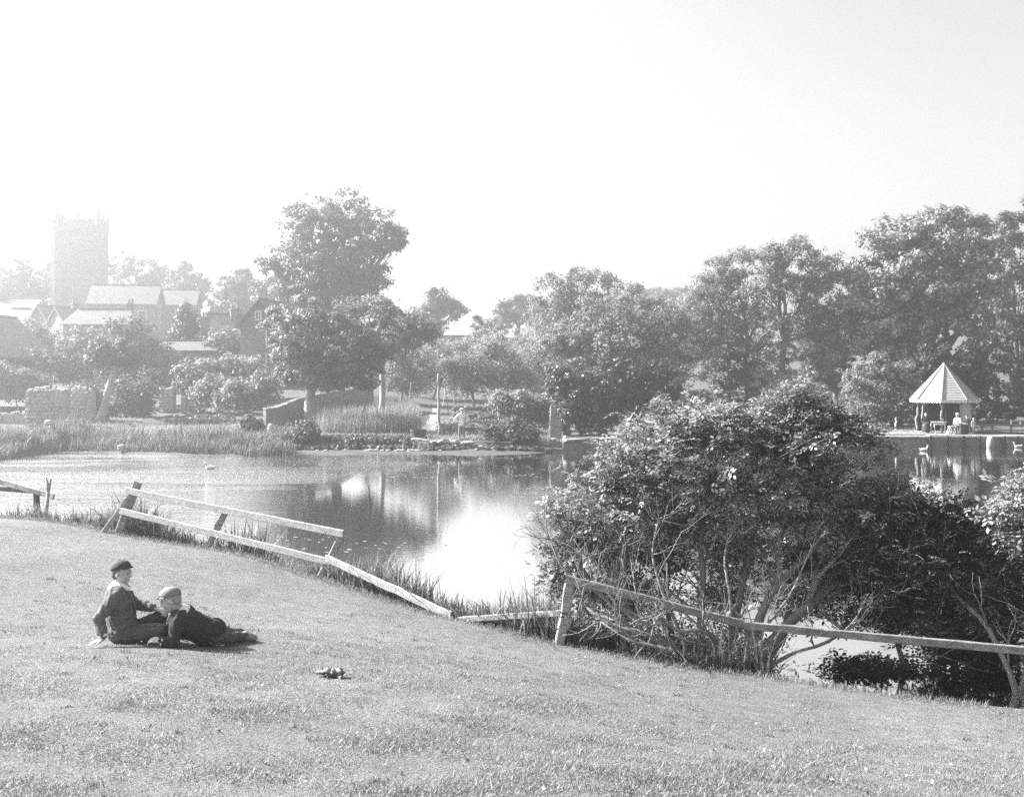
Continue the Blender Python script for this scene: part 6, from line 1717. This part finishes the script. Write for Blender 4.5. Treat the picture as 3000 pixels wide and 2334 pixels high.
def folk(label, px, Y, k, face, seat, arms, top, legs, hat, dz=0.0, skirt=False, longcoat=0.0, hair="hair", base=None, name="person"):
    b = far_pt(px, Y, dz) if base is None else np.asarray(base, float)
    J, hd, f = pose(b, k, face, seat, arms)
    return person(name, label, J, f, (0, 0, 1), k, top, legs, hair, None, None, voxel=.022, cvox=.026, hands=hd, hat=hat, skirt=skirt, longcoat=longcoat * k, face=False, wr=.008)
bm = far_pt(1353, 57.6)
folk("man in white shirt and white hat standing with hands on hips above the stone wall", 1353, 57.6, 1.02, (.1, -1), 0, "hips", "linen", "trouser_mid", ("linen", .15, .45), longcoat=.05, base=bm)
t = thing("walking_stick", "dark stick propped on the ground beside the man in white", "stick", bm)
g = Geo(); g.tube([bm + np.array((-.40, -.35, 0)), bm + np.array((-.26, -.22, .9))], [.022, .018], 6); g.build("stick", M["wood_dark"], t)
zf = GZ_F + .03
folk("woman in dark dress sitting inside the summerhouse's open left side", 2710, 63.7, .98, (-.25, -1), .44, "lap", "tweed_dark", "tweed_dark", None, skirt=True, base=(P(2712, 1262, 63.7)[0], 63.7, zf))
bs_ = far_pt(2806, 62.1, .03)
folk("man in light jacket and hat sitting in front of the summerhouse's boarded side", 2806, 62.1, 1.0, (-.8, -.6), .44, "lap", "coat_light", "trouser_mid", ("straw", .14, .1), base=bs_)
folk("dark clothed person sitting hunched between the light jacketed man and the child", 2832, 62.5, .92, (-.6, -.8), .40, "lap", "tweed_dark", "tweed_dark", ("cap_dark", .12, .1), skirt=True, base=far_pt(2833, 62.5, .03))
folk("small child in pale smock and wide straw hat standing by the summerhouse", 2852, 62.0, .56, (0, -1), 0, "down", "coat_light", "coat_light", ("straw", .2, .1), longcoat=.42, base=far_pt(2852, 62.0, .03))
folk("dark figure standing on the drive, left of the pair under the yew", 2344, 95, 1.0, (.3, 1), 0, "down", "tweed_dark", "tweed_dark", None, longcoat=.5)
folk("dark figure in hat standing on the drive, right of the pair under the yew", 2362, 94, 1.02, (-.3, 1), 0, "down", "tweed_dark", "tweed_dark", ("cap_dark", .14, 0))
folk("small dark child low beside the pair of dark figures on the drive", 2368, 92, .62, (-1, 0), 0, "down", "tweed_dark", "tweed_dark", None, longcoat=.3)
# seats for the sitting people
for lab, p, mt in (("simple wooden stool under the dark dressed woman", (P(2712, 1262, 63.7)[0], 63.75, zf), "wood_dark"), ("wooden stool under the man in the light jacket", bs_ + np.array((.0, .03, 0)), "wood_mid"), ("dark stool under the hunched dark person", far_pt(2833, 62.5, .03), "wood_dark")):
    t = thing("stool", lab, "stool", p); p = np.asarray(p, float)
    g = Geo(); g.box(p + UP * .40, (.34, .34, .04)); g.build("seat", M[mt], t)
    for a in (-.14, .14):
        for b in (-.14, .14): g = Geo(); g.beam(p + (a * 1.1, b * 1.1, 0), p + (a, b, .38), .04, .04, (1, 0, 0)); g.build("leg", M[mt], t)

duck(2706, 1321, "white duck floating in front of the wall left of the timber piles", 1)
duck(2982, 1311, "white duck at the right edge by the timber piling", -1)
duck(616, 1374, "white duck resting on the pale water at left", -1, .8)

# ------------------------------------------------------------------ haze: the misty backlit air
m, nt, out = nodes_of("haze_air")
pv = nt.nodes.new("ShaderNodeVolumePrincipled")
pv.inputs["Color"].default_value = (.92, .92, .92, 1)
pv.inputs["Density"].default_value = .0031
pv.inputs["Anisotropy"].default_value = .76
pv.inputs["Density Attribute"].default_value = ""
pv.inputs["Temperature Attribute"].default_value = ""
nt.links.new(pv.outputs[0], out.inputs["Volume"])
g = Geo(); g.box((0, 145, 17.4), (680, 990, 40.0)); hz = g.build("haze", m)
hz["kind"] = "stuff"; hz["label"] = "pale backlit haze filling the air over the valley"
